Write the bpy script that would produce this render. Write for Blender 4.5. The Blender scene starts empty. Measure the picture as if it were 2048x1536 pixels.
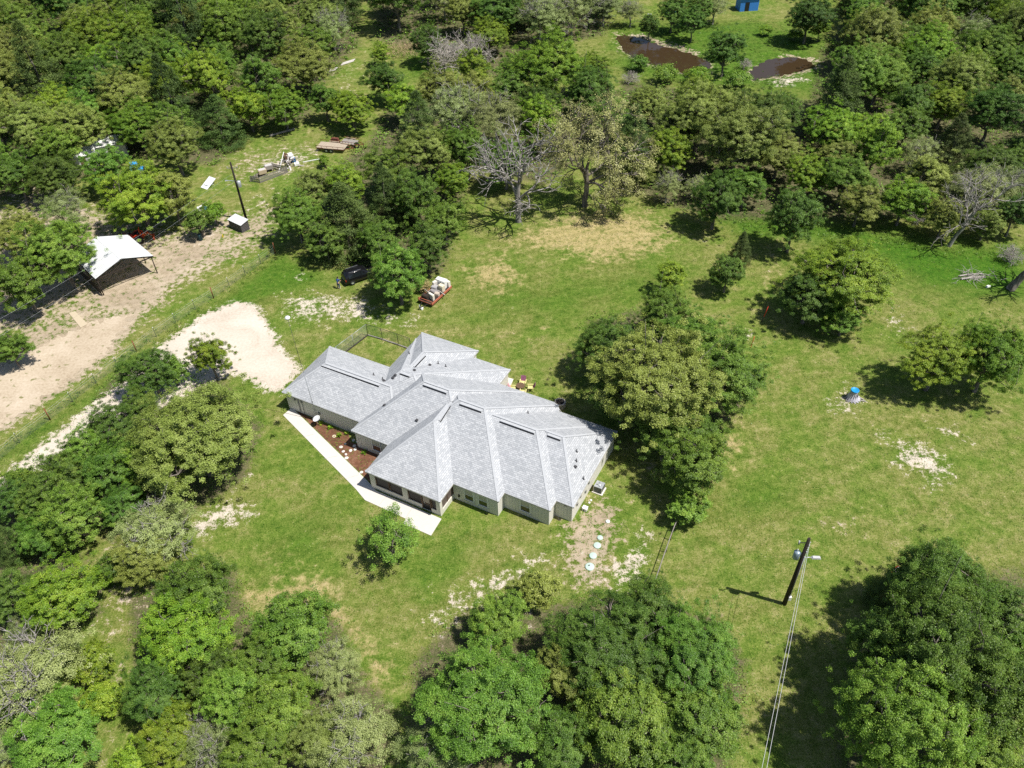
import bpy, bmesh, math, random
import numpy as np
from mathutils import Vector, Matrix

R = math.radians
scene = bpy.context.scene
col = scene.collection

# ------------------------------------------------------------------ camera, world, sun, exposure
F_PX, PITCH, ROLL, YAW = 1611.1766, 0.7488523, -0.0289959, -0.4980814   # focal length in 2048-px units
EAVE = 2.58
CAM_Z = 60.0 + EAVE
_fw = np.array([0, math.cos(PITCH), -math.sin(PITCH)])
_up0 = np.array([0, math.sin(PITCH), math.cos(PITCH)])
_rt0 = np.array([1.0, 0, 0])
_rt = _rt0 * math.cos(ROLL) + _up0 * math.sin(ROLL)
_up = _up0 * math.cos(ROLL) - _rt0 * math.sin(ROLL)
cam = bpy.data.cameras.new("camera")
cam_o = bpy.data.objects.new("camera", cam)
col.objects.link(cam_o)
cam_o.matrix_world = Matrix(((_rt[0], _up[0], -_fw[0], 0), (_rt[1], _up[1], -_fw[1], 0),
                             (_rt[2], _up[2], -_fw[2], CAM_Z), (0, 0, 0, 1)))
cam.sensor_width = 36.0
cam.lens = F_PX / 2048 * 36.0
cam.clip_start = 0.5
cam.clip_end = 6000
scene.camera = cam_o

SUN_EL, SUN_AZ = R(62.5), R(-21.0)          # azimuth from +X, counter-clockwise
world = bpy.data.worlds.new("World")
scene.world = world
world.use_nodes = True
wn = world.node_tree.nodes
sky = wn.new("ShaderNodeTexSky")
sky.sky_type = 'NISHITA'
sky.sun_disc = False
sky.sun_elevation = SUN_EL
sky.sun_rotation = R(90) - SUN_AZ
sky.altitude = 100
wn["Background"].inputs[1].default_value = 0.07
world.node_tree.links.new(sky.outputs[0], wn["Background"].inputs[0])

sun = bpy.data.lights.new("sun", 'SUN')
sun.energy = 4.6
sun.angle = R(0.53)
sun.color = (1.0, 0.955, 0.88)
sun_o = bpy.data.objects.new("sun", sun)
col.objects.link(sun_o)
sdir = Vector((math.cos(SUN_AZ) * math.cos(SUN_EL), math.sin(SUN_AZ) * math.cos(SUN_EL), math.sin(SUN_EL)))
sun_o.rotation_euler = sdir.to_track_quat('Z', 'Y').to_euler()
sun_o.location = (0, 0, 120)

scene.view_settings.view_transform = 'Standard'
scene.view_settings.look = 'None'
scene.view_settings.exposure = 0.42
scene.view_settings.gamma = 1.0
scene.cycles.max_bounces = 6
scene.cycles.transparent_max_bounces = 8
scene.cycles.use_denoising = False


# ------------------------------------------------------------------ picture <-> ground
def at(px, py, z=0.0):
    """world point at height z seen at pixel (px, py) of the 2048x1536 photograph"""
    d = (px - 1024) / F_PX * _rt + (768 - py) / F_PX * _up + _fw
    t = (z - CAM_Z) / d[2]
    return Vector((d[0] * t, d[1] * t, z))


def atn(pts, z=0.0):
    return np.array([at(x, y, z)[:2] for x, y in pts])


def to_px(P):
    P = np.asarray(P, float).reshape(-1, 3) - np.array([0, 0, CAM_Z])
    d = P @ _fw
    return np.stack([1024 + F_PX * (P @ _rt) / d, 768 - F_PX * (P @ _up) / d], -1)


def dist(p):
    return float((np.array(p) - np.array([0, 0, CAM_Z])) @ _fw)


A_DIR = Vector((math.cos(YAW), math.sin(YAW), 0))
B_DIR = Vector((-math.sin(YAW), math.cos(YAW), 0))


# ------------------------------------------------------------------ materials
MATS = {}


def nodes_of(m):
    m.use_nodes = True
    return m.node_tree.nodes, m.node_tree.links, m.node_tree.nodes["Principled BSDF"]


def mat(name, color, rough=0.7, metal=0.0, var=0.15, scale=6.0, spec=0.4, bump=0.0, stain=0.0):
    """a painted / worn surface: colour broken up by two noises"""
    if name in MATS:
        return MATS[name]
    m = bpy.data.materials.new(name)
    n, l, b = nodes_of(m)
    tc = n.new("ShaderNodeTexCoord")
    no = n.new("ShaderNodeTexNoise")
    no.inputs["Scale"].default_value = scale
    no.inputs["Detail"].default_value = 5
    l.new(tc.outputs["Object"], no.inputs["Vector"])
    mx = n.new("ShaderNodeMix")
    mx.data_type = 'RGBA'
    c = np.array(color)
    mx.inputs[6].default_value = (*np.clip(c * (1 - var), 0, 1), 1)
    mx.inputs[7].default_value = (*np.clip(c * (1 + var), 0, 1), 1)
    l.new(no.outputs["Fac"], mx.inputs[0])
    l.new(mx.outputs[2], b.inputs["Base Color"])
    b.inputs["Roughness"].default_value = rough
    b.inputs["Metallic"].default_value = metal
    b.inputs["Specular IOR Level"].default_value = spec
    if bump:
        bp = n.new("ShaderNodeBump")
        bp.inputs["Strength"].default_value = bump
        bp.inputs["Distance"].default_value = 0.03
        l.new(no.outputs["Fac"], bp.inputs["Height"])
        l.new(bp.outputs[0], b.inputs["Normal"])
    MATS[name] = m
    return m


def leaf_mat(name, c1, c2, c3, transl=0.15, rough=0.5):
    m = bpy.data.materials.new(name)
    n, l, b = nodes_of(m)
    geo = n.new("ShaderNodeNewGeometry")
    oi = n.new("ShaderNodeObjectInfo")
    tc = n.new("ShaderNodeTexCoord")
    no = n.new("ShaderNodeTexNoise")
    no.inputs["Scale"].default_value = 2.6
    no.inputs["Detail"].default_value = 2
    l.new(tc.outputs["Object"], no.inputs["Vector"])
    # leaf random + clump noise -> ramp of three greens
    mth = n.new("ShaderNodeMath")
    mth.operation = 'MULTIPLY_ADD'
    mth.inputs[1].default_value = 0.55
    l.new(geo.outputs["Random Per Island"], mth.inputs[0])
    m2 = n.new("ShaderNodeMath")
    m2.operation = 'MULTIPLY_ADD'
    m2.inputs[1].default_value = 1.5
    m2.inputs[2].default_value = -0.52
    l.new(no.outputs["Fac"], m2.inputs[0])
    l.new(m2.outputs[0], mth.inputs[2])
    rp = n.new("ShaderNodeValToRGB")
    e = rp.color_ramp.elements
    e[0].position = 0.05
    e[0].color = (*c1, 1)
    e[1].position = 1.0
    e[1].color = (*c3, 1)
    k = e.new(0.5)
    k.color = (*c2, 1)
    l.new(mth.outputs[0], rp.inputs[0])
    hs = n.new("ShaderNodeHueSaturation")
    hv = n.new("ShaderNodeMapRange")
    hv.inputs[3].default_value = 0.484
    hv.inputs[4].default_value = 0.512
    vv = n.new("ShaderNodeMapRange")
    vv.inputs[3].default_value = 0.82
    vv.inputs[4].default_value = 1.2
    mm = n.new("ShaderNodeMath")
    mm.operation = 'FRACT'
    mk = n.new("ShaderNodeMath")
    mk.operation = 'MULTIPLY'
    mk.inputs[1].default_value = 7.31
    l.new(oi.outputs["Random"], mk.inputs[0])
    l.new(mk.outputs[0], mm.inputs[0])
    l.new(oi.outputs["Random"], hv.inputs[0])
    l.new(mm.outputs[0], vv.inputs[0])
    l.new(hv.outputs[0], hs.inputs["Hue"])
    l.new(vv.outputs[0], hs.inputs["Value"])
    l.new(rp.outputs[0], hs.inputs["Color"])
    l.new(hs.outputs[0], b.inputs["Base Color"])
    b.inputs["Roughness"].default_value = rough
    b.inputs["Specular IOR Level"].default_value = 0.35
    tr = n.new("ShaderNodeBsdfTranslucent")
    l.new(hs.outputs[0], tr.inputs["Color"])
    ms = n.new("ShaderNodeMixShader")
    ms.inputs[0].default_value = transl
    out = n["Material Output"]
    l.new(b.outputs[0], ms.inputs[1])
    l.new(tr.outputs[0], ms.inputs[2])
    l.new(ms.outputs[0], out.inputs["Surface"])
    return m


LEAF = {
    'oak': leaf_mat("foliage_olive", (0.092, 0.128, 0.018), (0.225, 0.290, 0.048), (0.380, 0.440, 0.120)),
    'green': leaf_mat("foliage_green", (0.048, 0.106, 0.010), (0.130, 0.250, 0.024), (0.275, 0.400, 0.065)),
    'bright': leaf_mat("foliage_bright", (0.065, 0.138, 0.009), (0.178, 0.305, 0.020), (0.345, 0.450, 0.048)),
    'dark': leaf_mat("foliage_dark", (0.032, 0.075, 0.009), (0.086, 0.172, 0.018), (0.190, 0.295, 0.050)),
    'cedar': leaf_mat("foliage_cedar", (0.026, 0.050, 0.011), (0.066, 0.116, 0.020), (0.140, 0.205, 0.044), 0.1, 0.65),
    'pale': leaf_mat("foliage_pale", (0.120, 0.155, 0.040), (0.260, 0.325, 0.100), (0.420, 0.480, 0.210)),
    'straw': leaf_mat("foliage_straw", (0.160, 0.165, 0.048), (0.320, 0.330, 0.110), (0.470, 0.470, 0.205)),
}


def bark_mat(name, c1, c2):
    m = bpy.data.materials.new(name)
    n, l, b = nodes_of(m)
    tc = n.new("ShaderNodeTexCoord")
    mp = n.new("ShaderNodeMapping")
    mp.inputs["Scale"].default_value = (9, 9, 1.6)
    no = n.new("ShaderNodeTexNoise")
    no.inputs["Scale"].default_value = 2.5
    no.inputs["Detail"].default_value = 6
    l.new(tc.outputs["Object"], mp.inputs[0])
    l.new(mp.outputs[0], no.inputs["Vector"])
    rp = n.new("ShaderNodeValToRGB")
    rp.color_ramp.elements[0].position = 0.35
    rp.color_ramp.elements[0].color = (*c1, 1)
    rp.color_ramp.elements[1].position = 0.68
    rp.color_ramp.elements[1].color = (*c2, 1)
    l.new(no.outputs["Fac"], rp.inputs[0])
    l.new(rp.outputs[0], b.inputs["Base Color"])
    b.inputs["Roughness"].default_value = 0.9
    bp = n.new("ShaderNodeBump")
    bp.inputs["Strength"].default_value = 0.5
    bp.inputs["Distance"].default_value = 0.05
    l.new(no.outputs["Fac"], bp.inputs["Height"])
    l.new(bp.outputs[0], b.inputs["Normal"])
    return m


BARK = bark_mat("bark_brown", (0.07, 0.058, 0.045), (0.30, 0.265, 0.225))
BARK_GREY = bark_mat("bark_silver", (0.13, 0.12, 0.11), (0.42, 0.39, 0.36))
TWIG = bark_mat("twig_grey", (0.26, 0.235, 0.21), (0.52, 0.48, 0.44))


# ------------------------------------------------------------------ mesh helpers
def make_obj(name, verts, faces, material, parent=None, smooth=False):
    me = bpy.data.meshes.new(name)
    me.from_pydata([tuple(v) for v in verts], [], faces)
    if smooth is True:
        me.polygons.foreach_set("use_smooth", [True] * len(me.polygons))
    elif smooth:
        me.polygons.foreach_set("use_smooth", smooth)
    me.update()
    o = bpy.data.objects.new(name, me)
    if material:
        me.materials.append(material)
    col.objects.link(o)
    if parent:
        o.parent = parent
    return o


def quad_mesh(name, V, nf, material):
    """mesh of nf loose quads from a (4*nf, 3) array"""
    me = bpy.data.meshes.new(name)
    me.vertices.add(len(V))
    me.vertices.foreach_set("co", V.astype(np.float32).ravel())
    me.loops.add(4 * nf)
    me.loops.foreach_set("vertex_index", np.arange(4 * nf, dtype=np.int32))
    me.polygons.add(nf)
    me.polygons.foreach_set("loop_start", np.arange(0, 4 * nf, 4, dtype=np.int32))
    me.update(calc_edges=True)
    me.validate()
    me.materials.append(material)
    return me


class MB:
    def __init__(s):
        s.v, s.f, s.s = [], [], []

    def add(s, vs, fs, smooth=False):
        k = len(s.v)
        s.v += [tuple(v) for v in vs]
        s.f += [tuple(i + k for i in f) for f in fs]
        s.s += [smooth] * len(fs)
        return s

    def box(s, c, d, rz=0.0, tilt=None, taper=1.0):
        hx, hy, hz = d[0] / 2, d[1] / 2, d[2] / 2
        vs = []
        for z in (-hz, hz):
            k = taper if z > 0 else 1.0
            for x, y in ((-hx, -hy), (hx, -hy), (hx, hy), (-hx, hy)):
                vs.append(Vector((x * k, y * k, z)))
        M = Matrix.Rotation(rz, 3, 'Z')
        if tilt:
            M = M @ Matrix.Rotation(tilt[0], 3, 'X') @ Matrix.Rotation(tilt[1], 3, 'Y')
        vs = [M @ v + Vector(c) for v in vs]
        return s.add(vs, [(3, 2, 1, 0), (4, 5, 6, 7), (0, 1, 5, 4), (1, 2, 6, 5), (2, 3, 7, 6), (3, 0, 4, 7)])

    def beam(s, p, q, w, h=None):
        h = h or w
        p, q = Vector(p), Vector(q)
        d = (q - p).normalized()
        u = Vector((0, 0, 1)) if abs(d.z) < 0.95 else Vector((1, 0, 0))
        a = d.cross(u).normalized()
        b = a.cross(d).normalized()
        vs = [P + a * sx * w / 2 + b * sy * h / 2 for P in (p, q) for sx, sy in ((-1, -1), (1, -1), (1, 1), (-1, 1))]
        return s.add(vs, [(3, 2, 1, 0), (4, 5, 6, 7), (0, 1, 5, 4), (1, 2, 6, 5), (2, 3, 7, 6), (3, 0, 4, 7)])

    def cyl(s, p, q, r0, r1=None, n=10, caps=True):
        r1 = r0 if r1 is None else r1
        p, q = Vector(p), Vector(q)
        d = (q - p).normalized()
        u = Vector((0, 0, 1)) if abs(d.z) < 0.95 else Vector((1, 0, 0))
        a = d.cross(u).normalized()
        b = a.cross(d).normalized()
        vs = []
        for P, r in ((p, r0), (q, r1)):
            for k in range(n):
                t = 2 * math.pi * k / n
                vs.append(P + a * (r * math.cos(t)) + b * (r * math.sin(t)))
        s.add(vs, [(k, (k + 1) % n, n + (k + 1) % n, n + k) for k in range(n)], True)
        if caps:
            k = len(s.v) - 2 * n
            s.f += [tuple(k + i for i in range(n - 1, -1, -1)), tuple(k + n + i for i in range(n))]
            s.s += [False, False]
        return s

    def lathe(s, prof, n=16, o=(0, 0, 0), M=None, smooth=True):
        vs = []
        for r, z in prof:
            for k in range(n):
                t = 2 * math.pi * k / n
                v = Vector((r * math.cos(t), r * math.sin(t), z))
                vs.append((M @ v if M else v) + Vector(o))
        fs = []
        for i in range(len(prof) - 1):
            for k in range(n):
                fs.append((i * n + k, i * n + (k + 1) % n, (i + 1) * n + (k + 1) % n, (i + 1) * n + k))
        return s.add(vs, fs, smooth)

    def prism(s, pts, z0, z1):
        n = len(pts)
        vs = [(x, y, z0) for x, y in pts] + [(x, y, z1) for x, y in pts]
        a = sum(pts[i][0] * pts[(i + 1) % n][1] - pts[(i + 1) % n][0] * pts[i][1] for i in range(n))
        fs = [tuple(range(n - 1, -1, -1)), tuple(range(n, 2 * n))] + [(i, (i + 1) % n, n + (i + 1) % n, n + i) for i in range(n)]
        if a < 0:
            fs = [tuple(reversed(f)) for f in fs]
        return s.add(vs, fs)

    def build(s, name, material, parent=None):
        return make_obj(name, s.v, s.f, material, parent, s.s)


def thing(name, label, cat, loc=(0, 0, 0), rz=0.0, group=None, scale=None):
    o = bpy.data.objects.new(name, None)
    o.empty_display_size = 0.3
    col.objects.link(o)
    o.location = loc
    o.rotation_euler = (0, 0, rz)
    if scale:
        o.scale = scale
    o['label'] = label
    o['category'] = cat
    if group:
        o['group'] = group
    return o


def tag(o, label, cat, group=None):
    o['label'] = label
    o['category'] = cat
    if group:
        o['group'] = group
    return o


def struct(o):
    o['kind'] = 'structure'
    return o


def stuff(o):
    o['kind'] = 'stuff'
    return o


# common materials
M_wood_dark = mat("dark_timber", (0.035, 0.026, 0.02), 0.85, var=0.4, scale=12)
M_pole = mat("creosote_wood", (0.022, 0.016, 0.012), 0.8, var=0.4, scale=9)
M_wood_grey = mat("weathered_board", (0.30, 0.275, 0.25), 0.85, var=0.3, scale=9)
M_wood_tan = mat("tan_board", (0.52, 0.42, 0.28), 0.8, var=0.18, scale=8)
M_rust = mat("rusty_steel", (0.20, 0.075, 0.035), 0.85, var=0.4, scale=18)
M_black = mat("black_rubber", (0.015, 0.015, 0.016), 0.75, var=0.2)
M_blackmetal = mat("black_steel", (0.02, 0.02, 0.022), 0.5, var=0.2)
M_grey = mat("grey_steel", (0.34, 0.36, 0.38), 0.45, 0.6, var=0.12)
M_galv = mat("galvanised_steel", (0.55, 0.57, 0.60), 0.4, 0.5, var=0.12)
M_white = mat("white_paint", (0.78, 0.78, 0.76), 0.55, var=0.05)
M_conc = mat("pale_concrete", (0.66, 0.62, 0.56), 0.85, var=0.07, scale=3, bump=0.1)
M_red = mat("red_paint", (0.42, 0.035, 0.015), 0.4, var=0.15)
M_brown = mat("brown_trim", (0.14, 0.085, 0.05), 0.7, var=0.2)
M_blue = mat("blue_plastic", (0.02, 0.22, 0.62), 0.45, var=0.15)
M_glass = mat("window_glass", (0.012, 0.016, 0.018), 0.08, var=0.1, spec=0.7)
M_skin = mat("skin", (0.55, 0.33, 0.24), 0.6, var=0.05)

rng = random.Random(11)
nprng = np.random.default_rng(5)


# ------------------------------------------------------------------ ground
def sd_mask(P, poly, soft, jag=0.0):
    """0..1 inside-ness of points P (N,2) in a world polygon with a soft edge"""
    out = np.zeros(len(P), np.float32)
    poly = np.asarray(poly)
    lo, hi = poly.min(0) - soft - 1, poly.max(0) + soft + 1
    idx = np.where((P[:, 0] > lo[0]) & (P[:, 0] < hi[0]) & (P[:, 1] > lo[1]) & (P[:, 1] < hi[1]))[0]
    if not len(idx):
        return out
    Q = P[idx]
    dmin = np.full(len(Q), 1e9)
    ins = np.zeros(len(Q), bool)
    n = len(poly)
    for i in range(n):
        a, b = poly[i], poly[(i + 1) % n]
        ab = b - a
        t = np.clip(((Q - a) @ ab) / max(ab @ ab, 1e-9), 0, 1)
        dd = np.hypot(*(Q - (a + t[:, None] * ab)).T)
        dmin = np.minimum(dmin, dd)
        cond = (a[1] > Q[:, 1]) != (b[1] > Q[:, 1])
        xi = (b[0] - a[0]) * (Q[:, 1] - a[1]) / (b[1] - a[1] + 1e-12) + a[0]
        ins ^= cond & (Q[:, 0] < xi)
    s = np.where(ins, dmin, -dmin)
    out[idx] = np.clip(0.5 + s / (2 * soft), 0, 1)
    return out


def stroke(P, pts, w, soft):
    pts = np.asarray(pts)
    out = np.zeros(len(P), np.float32)
    lo, hi = pts.min(0) - w - soft - 1, pts.max(0) + w + soft + 1
    idx = np.where((P[:, 0] > lo[0]) & (P[:, 0] < hi[0]) & (P[:, 1] > lo[1]) & (P[:, 1] < hi[1]))[0]
    Q = P[idx]
    dmin = np.full(len(Q), 1e9)
    for a, b in zip(pts[:-1], pts[1:]):
        ab = b - a
        t = np.clip(((Q - a) @ ab) / max(ab @ ab, 1e-9), 0, 1)
        dmin = np.minimum(dmin, np.hypot(*(Q - (a + t[:, None] * ab)).T))
    out[idx] = np.clip(0.5 + (w / 2 - dmin) / (2 * soft), 0, 1)
    return out


# every patch below is a real patch of soil on the ground, outlined where it lies
DRIVE_PX = [(-40, 985), (60, 905), (130, 850), (240, 765), (330, 682), (420, 620), (480, 600), (516, 612), (545, 655),
            (560, 690), (604, 738), (566, 786), (530, 778), (470, 748), (400, 772), (330, 815), (200, 872), (60, 962), (-40, 1062)]
ROAD_PX = [(-60, 900), (-60, 775), (0, 720), (110, 665), (170, 640), (230, 625), (290, 610), (270, 655), (225, 712), (160, 762), (90, 808), (0, 868)]
SAND = [  # (polygon px, strength, softness m)
    (DRIVE_PX, 1.0, 1.5),
    ([(548, 590), (640, 575), (735, 590), (790, 640), (745, 660), (690, 650), (600, 655), (560, 650)], 0.56, 3.0),
    ([(680, 600), (735, 595), (745, 640), (700, 640)], 0.72, 1.4),
    ([(880, 640), (760, 610), (745, 650), (810, 665)], 0.5, 2.0),
    ([(375, 1045), (440, 1000), (510, 1005), (500, 1042), (440, 1062), (390, 1080)], 0.72, 2.0),
    ([(505, 935), (520, 945), (470, 990), (445, 1000)], 0.6, 0.8),
    ([(838, 1238), (900, 1185), (1000, 1135), (1090, 1098), (1100, 1125), (1010, 1180), (920, 1232), (868, 1262)], 0.72, 2.4),
    ([(1280, 1055), (1305, 1062), (1302, 1110), (1280, 1150), (1262, 1190), (1232, 1178), (1220, 1130), (1260, 1105)], 0.80, 1.6),
    ([(1150, 1110), (1250, 1110), (1240, 1180), (1160, 1175)], 0.42, 2.2),
    ([(1775, 885), (1830, 880), (1895, 915), (1910, 950), (1870, 980), (1835, 950), (1785, 925)], 0.74, 2.4),
    ([(1655, 795), (1690, 760), (1735, 800), (1705, 830), (1645, 822)], 0.64, 2.2),
    ([(1840, 845), (1905, 848), (1965, 892), (1900, 885)], 0.6, 1.6),
    ([(1730, 860), (1770, 850), (1800, 880), (1750, 885)], 0.52, 1.4),
    ([(1790, 610), (1830, 660), (1800, 700), (1765, 640)], 0.52, 2.0),
    ([(1530, 160), (1600, 152), (1625, 160), (1560, 174)], 0.8, 2.5),
    ([(505, 325), (560, 300), (640, 300), (620, 330), (560, 352), (500, 350)], 0.55, 3.0),
    ([(1375, 470), (1420, 470), (1420, 490), (1380, 485)], 0.42, 2.5),
    ([(1490, 650), (1520, 665), (1510, 690), (1480, 675)], 0.5, 1.2),
    ([(225, 1180), (260, 1200), (190, 1290), (130, 1300)], 0.45, 2.0),
    ([(1040, 1200), (1080, 1180), (1090, 1230), (1040, 1260)], 0.5, 1.5),
    ([(590, 540), (640, 545), (610, 575), (570, 570)], 0.42, 2.0),
    ([(660, 130), (740, 110), (740, 200), (690, 240), (640, 200)], 0.36, 5.0),
]
DIRT = [
    (ROAD_PX, 0.95, 2.0),
    ([(150, 600), (190, 560), (310, 520), (330, 480), (420, 440), (470, 470), (420, 530), (350, 590), (290, 650), (170, 640)], 0.74, 3.0),
    ([(0, 380), (120, 370), (300, 440), (460, 450), (520, 400), (620, 380), (560, 470), (500, 520), (360, 590), (240, 700), (0, 800)], 0.60, 4.0),
    ([(200, 480), (330, 470), (420, 430), (500, 410), (520, 440), (440, 490), (330, 570), (200, 620), (120, 560)], 0.70, 4.0),
    ([(1110, 1040), (1180, 1000), (1240, 985), (1255, 1060), (1225, 1180), (1150, 1190), (1110, 1130)], 0.66, 2.2),
    ([(-60, 420), (140, 400), (260, 480), (160, 600), (-60, 720)], 0.70, 3.0),
    ([(440, 300), (640, 270), (680, 300), (600, 370), (440, 380)], 0.42, 4.0),
    ([(1130, 1030), (1235, 1000), (1250, 1190), (1130, 1190)], 0.45, 2.0),
    ([(230, 1000), (330, 1180), (240, 1290), (150, 1320), (170, 1180)], 0.45, 3.0),
    ([(220, 1330), (270, 1250), (260, 1420), (230, 1536), (180, 1536)], 0.45, 2.5),
    ([(1400, 960), (1290, 950), (1290, 880), (1440, 870)], 0.5, 2.0),
    ([(1620, 1030), (1720, 1020), (1740, 1080), (1650, 1090)], 0.42, 2.0),
]
DIRT += [([(1222, 62), (1290, 66), (1400, 100), (1430, 130), (1425, 152), (1340, 150), (1262, 122), (1232, 98)], 0.62, 1.6),
         ([(1480, 158), (1500, 128), (1575, 103), (1645, 116), (1640, 138), (1560, 160)], 0.60, 1.4)]
DRY = [
    ([(1000, 480), (1150, 420), (1290, 425), (1345, 465), (1330, 500), (1210, 530), (1080, 500)], 0.80, 4.0),
    ([(930, 535), (1010, 500), (1050, 560), (1000, 590), (940, 570)], 0.75, 3.0),
    ([(540, 1165), (640, 1140), (700, 1230), (790, 1330), (770, 1390), (700, 1280), (590, 1210), (490, 1220), (480, 1180)], 0.78, 2.0),
    ([(480, 1190), (560, 1190), (700, 1340), (500, 1300)], 0.55, 2.0),
    ([(1420, 880), (1500, 820), (1500, 900), (1420, 1000), (1380, 960)], 0.55, 2.0),
    ([(700, 640), (900, 650), (1130, 650), (1080, 700), (960, 690)], 0.3, 3.0),
    ([(1540, 460), (1600, 470), (1560, 600), (1490, 650), (1500, 560)], 0.35, 2.0),
    ([(1620, 1060), (1720, 1020), (1700, 1090), (1560, 1170)], 0.35, 2.0),
    ([(1100, 1030), (1290, 1000), (1270, 1200), (1080, 1160)], 0.40, 2.5),
    ([(440, 230), (650, 190), (760, 120), (860, 110), (840, 200), (700, 250), (500, 300)], 0.25, 5.0),
]
LUSH = [
    ([(1450, 440), (1560, 430), (1900, 490), (2060, 500), (2060, 600), (1850, 580), (1700, 480), (1480, 470)], 0.75, 4.0),
    ([(560, 1060), (660, 1010), (650, 1100), (560, 1150), (490, 1160)], 0.5, 2.5),
    ([(760, 1180), (900, 1080), (960, 1080), (860, 1200)], 0.4, 2.0),
    ([(940, 560), (1130, 560), (1300, 520), (1400, 560), (1150, 640), (960, 640)], 0.40, 4.0),
    ([(1240, 150), (1420, 180), (1700, 200), (1640, 60), (1500, 40), (1240, 40), (1210, 80)], 0.5, 5.0),
    ([(440, 600), (560, 500), (660, 560), (560, 590), (300, 720), (120, 850), (0, 930), (0, 905)], 0.5, 1.5),
    ([(1430, 960), (1620, 960), (1560, 1040), (1400, 1060)], 0.35, 2.0),
    ([(800, 100), (880, 110), (880, 170), (800, 160)], 0.5, 3.0),
]
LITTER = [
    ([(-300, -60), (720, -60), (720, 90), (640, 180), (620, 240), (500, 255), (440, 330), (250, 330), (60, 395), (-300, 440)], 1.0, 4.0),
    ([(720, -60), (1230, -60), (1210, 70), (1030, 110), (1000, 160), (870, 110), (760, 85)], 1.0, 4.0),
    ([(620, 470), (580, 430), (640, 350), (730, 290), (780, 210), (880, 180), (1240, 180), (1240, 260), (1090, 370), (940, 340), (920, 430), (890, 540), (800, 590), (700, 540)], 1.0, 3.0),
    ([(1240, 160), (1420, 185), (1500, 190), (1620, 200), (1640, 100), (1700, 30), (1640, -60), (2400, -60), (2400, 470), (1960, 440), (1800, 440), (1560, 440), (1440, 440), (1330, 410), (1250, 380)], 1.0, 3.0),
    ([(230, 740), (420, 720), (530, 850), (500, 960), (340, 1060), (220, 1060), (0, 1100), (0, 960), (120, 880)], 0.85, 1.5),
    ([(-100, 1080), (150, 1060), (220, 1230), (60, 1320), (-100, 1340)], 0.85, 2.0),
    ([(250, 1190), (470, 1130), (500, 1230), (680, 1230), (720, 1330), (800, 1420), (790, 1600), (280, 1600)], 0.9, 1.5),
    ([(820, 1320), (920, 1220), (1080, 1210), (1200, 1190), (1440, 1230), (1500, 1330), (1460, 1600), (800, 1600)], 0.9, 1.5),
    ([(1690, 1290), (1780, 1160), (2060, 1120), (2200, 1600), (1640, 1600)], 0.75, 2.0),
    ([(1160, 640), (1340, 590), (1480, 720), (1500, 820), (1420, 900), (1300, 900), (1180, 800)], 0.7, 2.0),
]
WATER_PX = [
    [(1232, 72), (1248, 66), (1275, 72), (1305, 82), (1345, 93), (1388, 106), (1420, 122), (1420, 142), (1385, 146), (1340, 138), (1300, 124), (1265, 112), (1243, 95)],
    [(1496, 150), (1503, 136), (1530, 118), (1575, 110), (1612, 116), (1634, 128), (1605, 140), (1555, 149), (1510, 158)],
]


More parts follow.
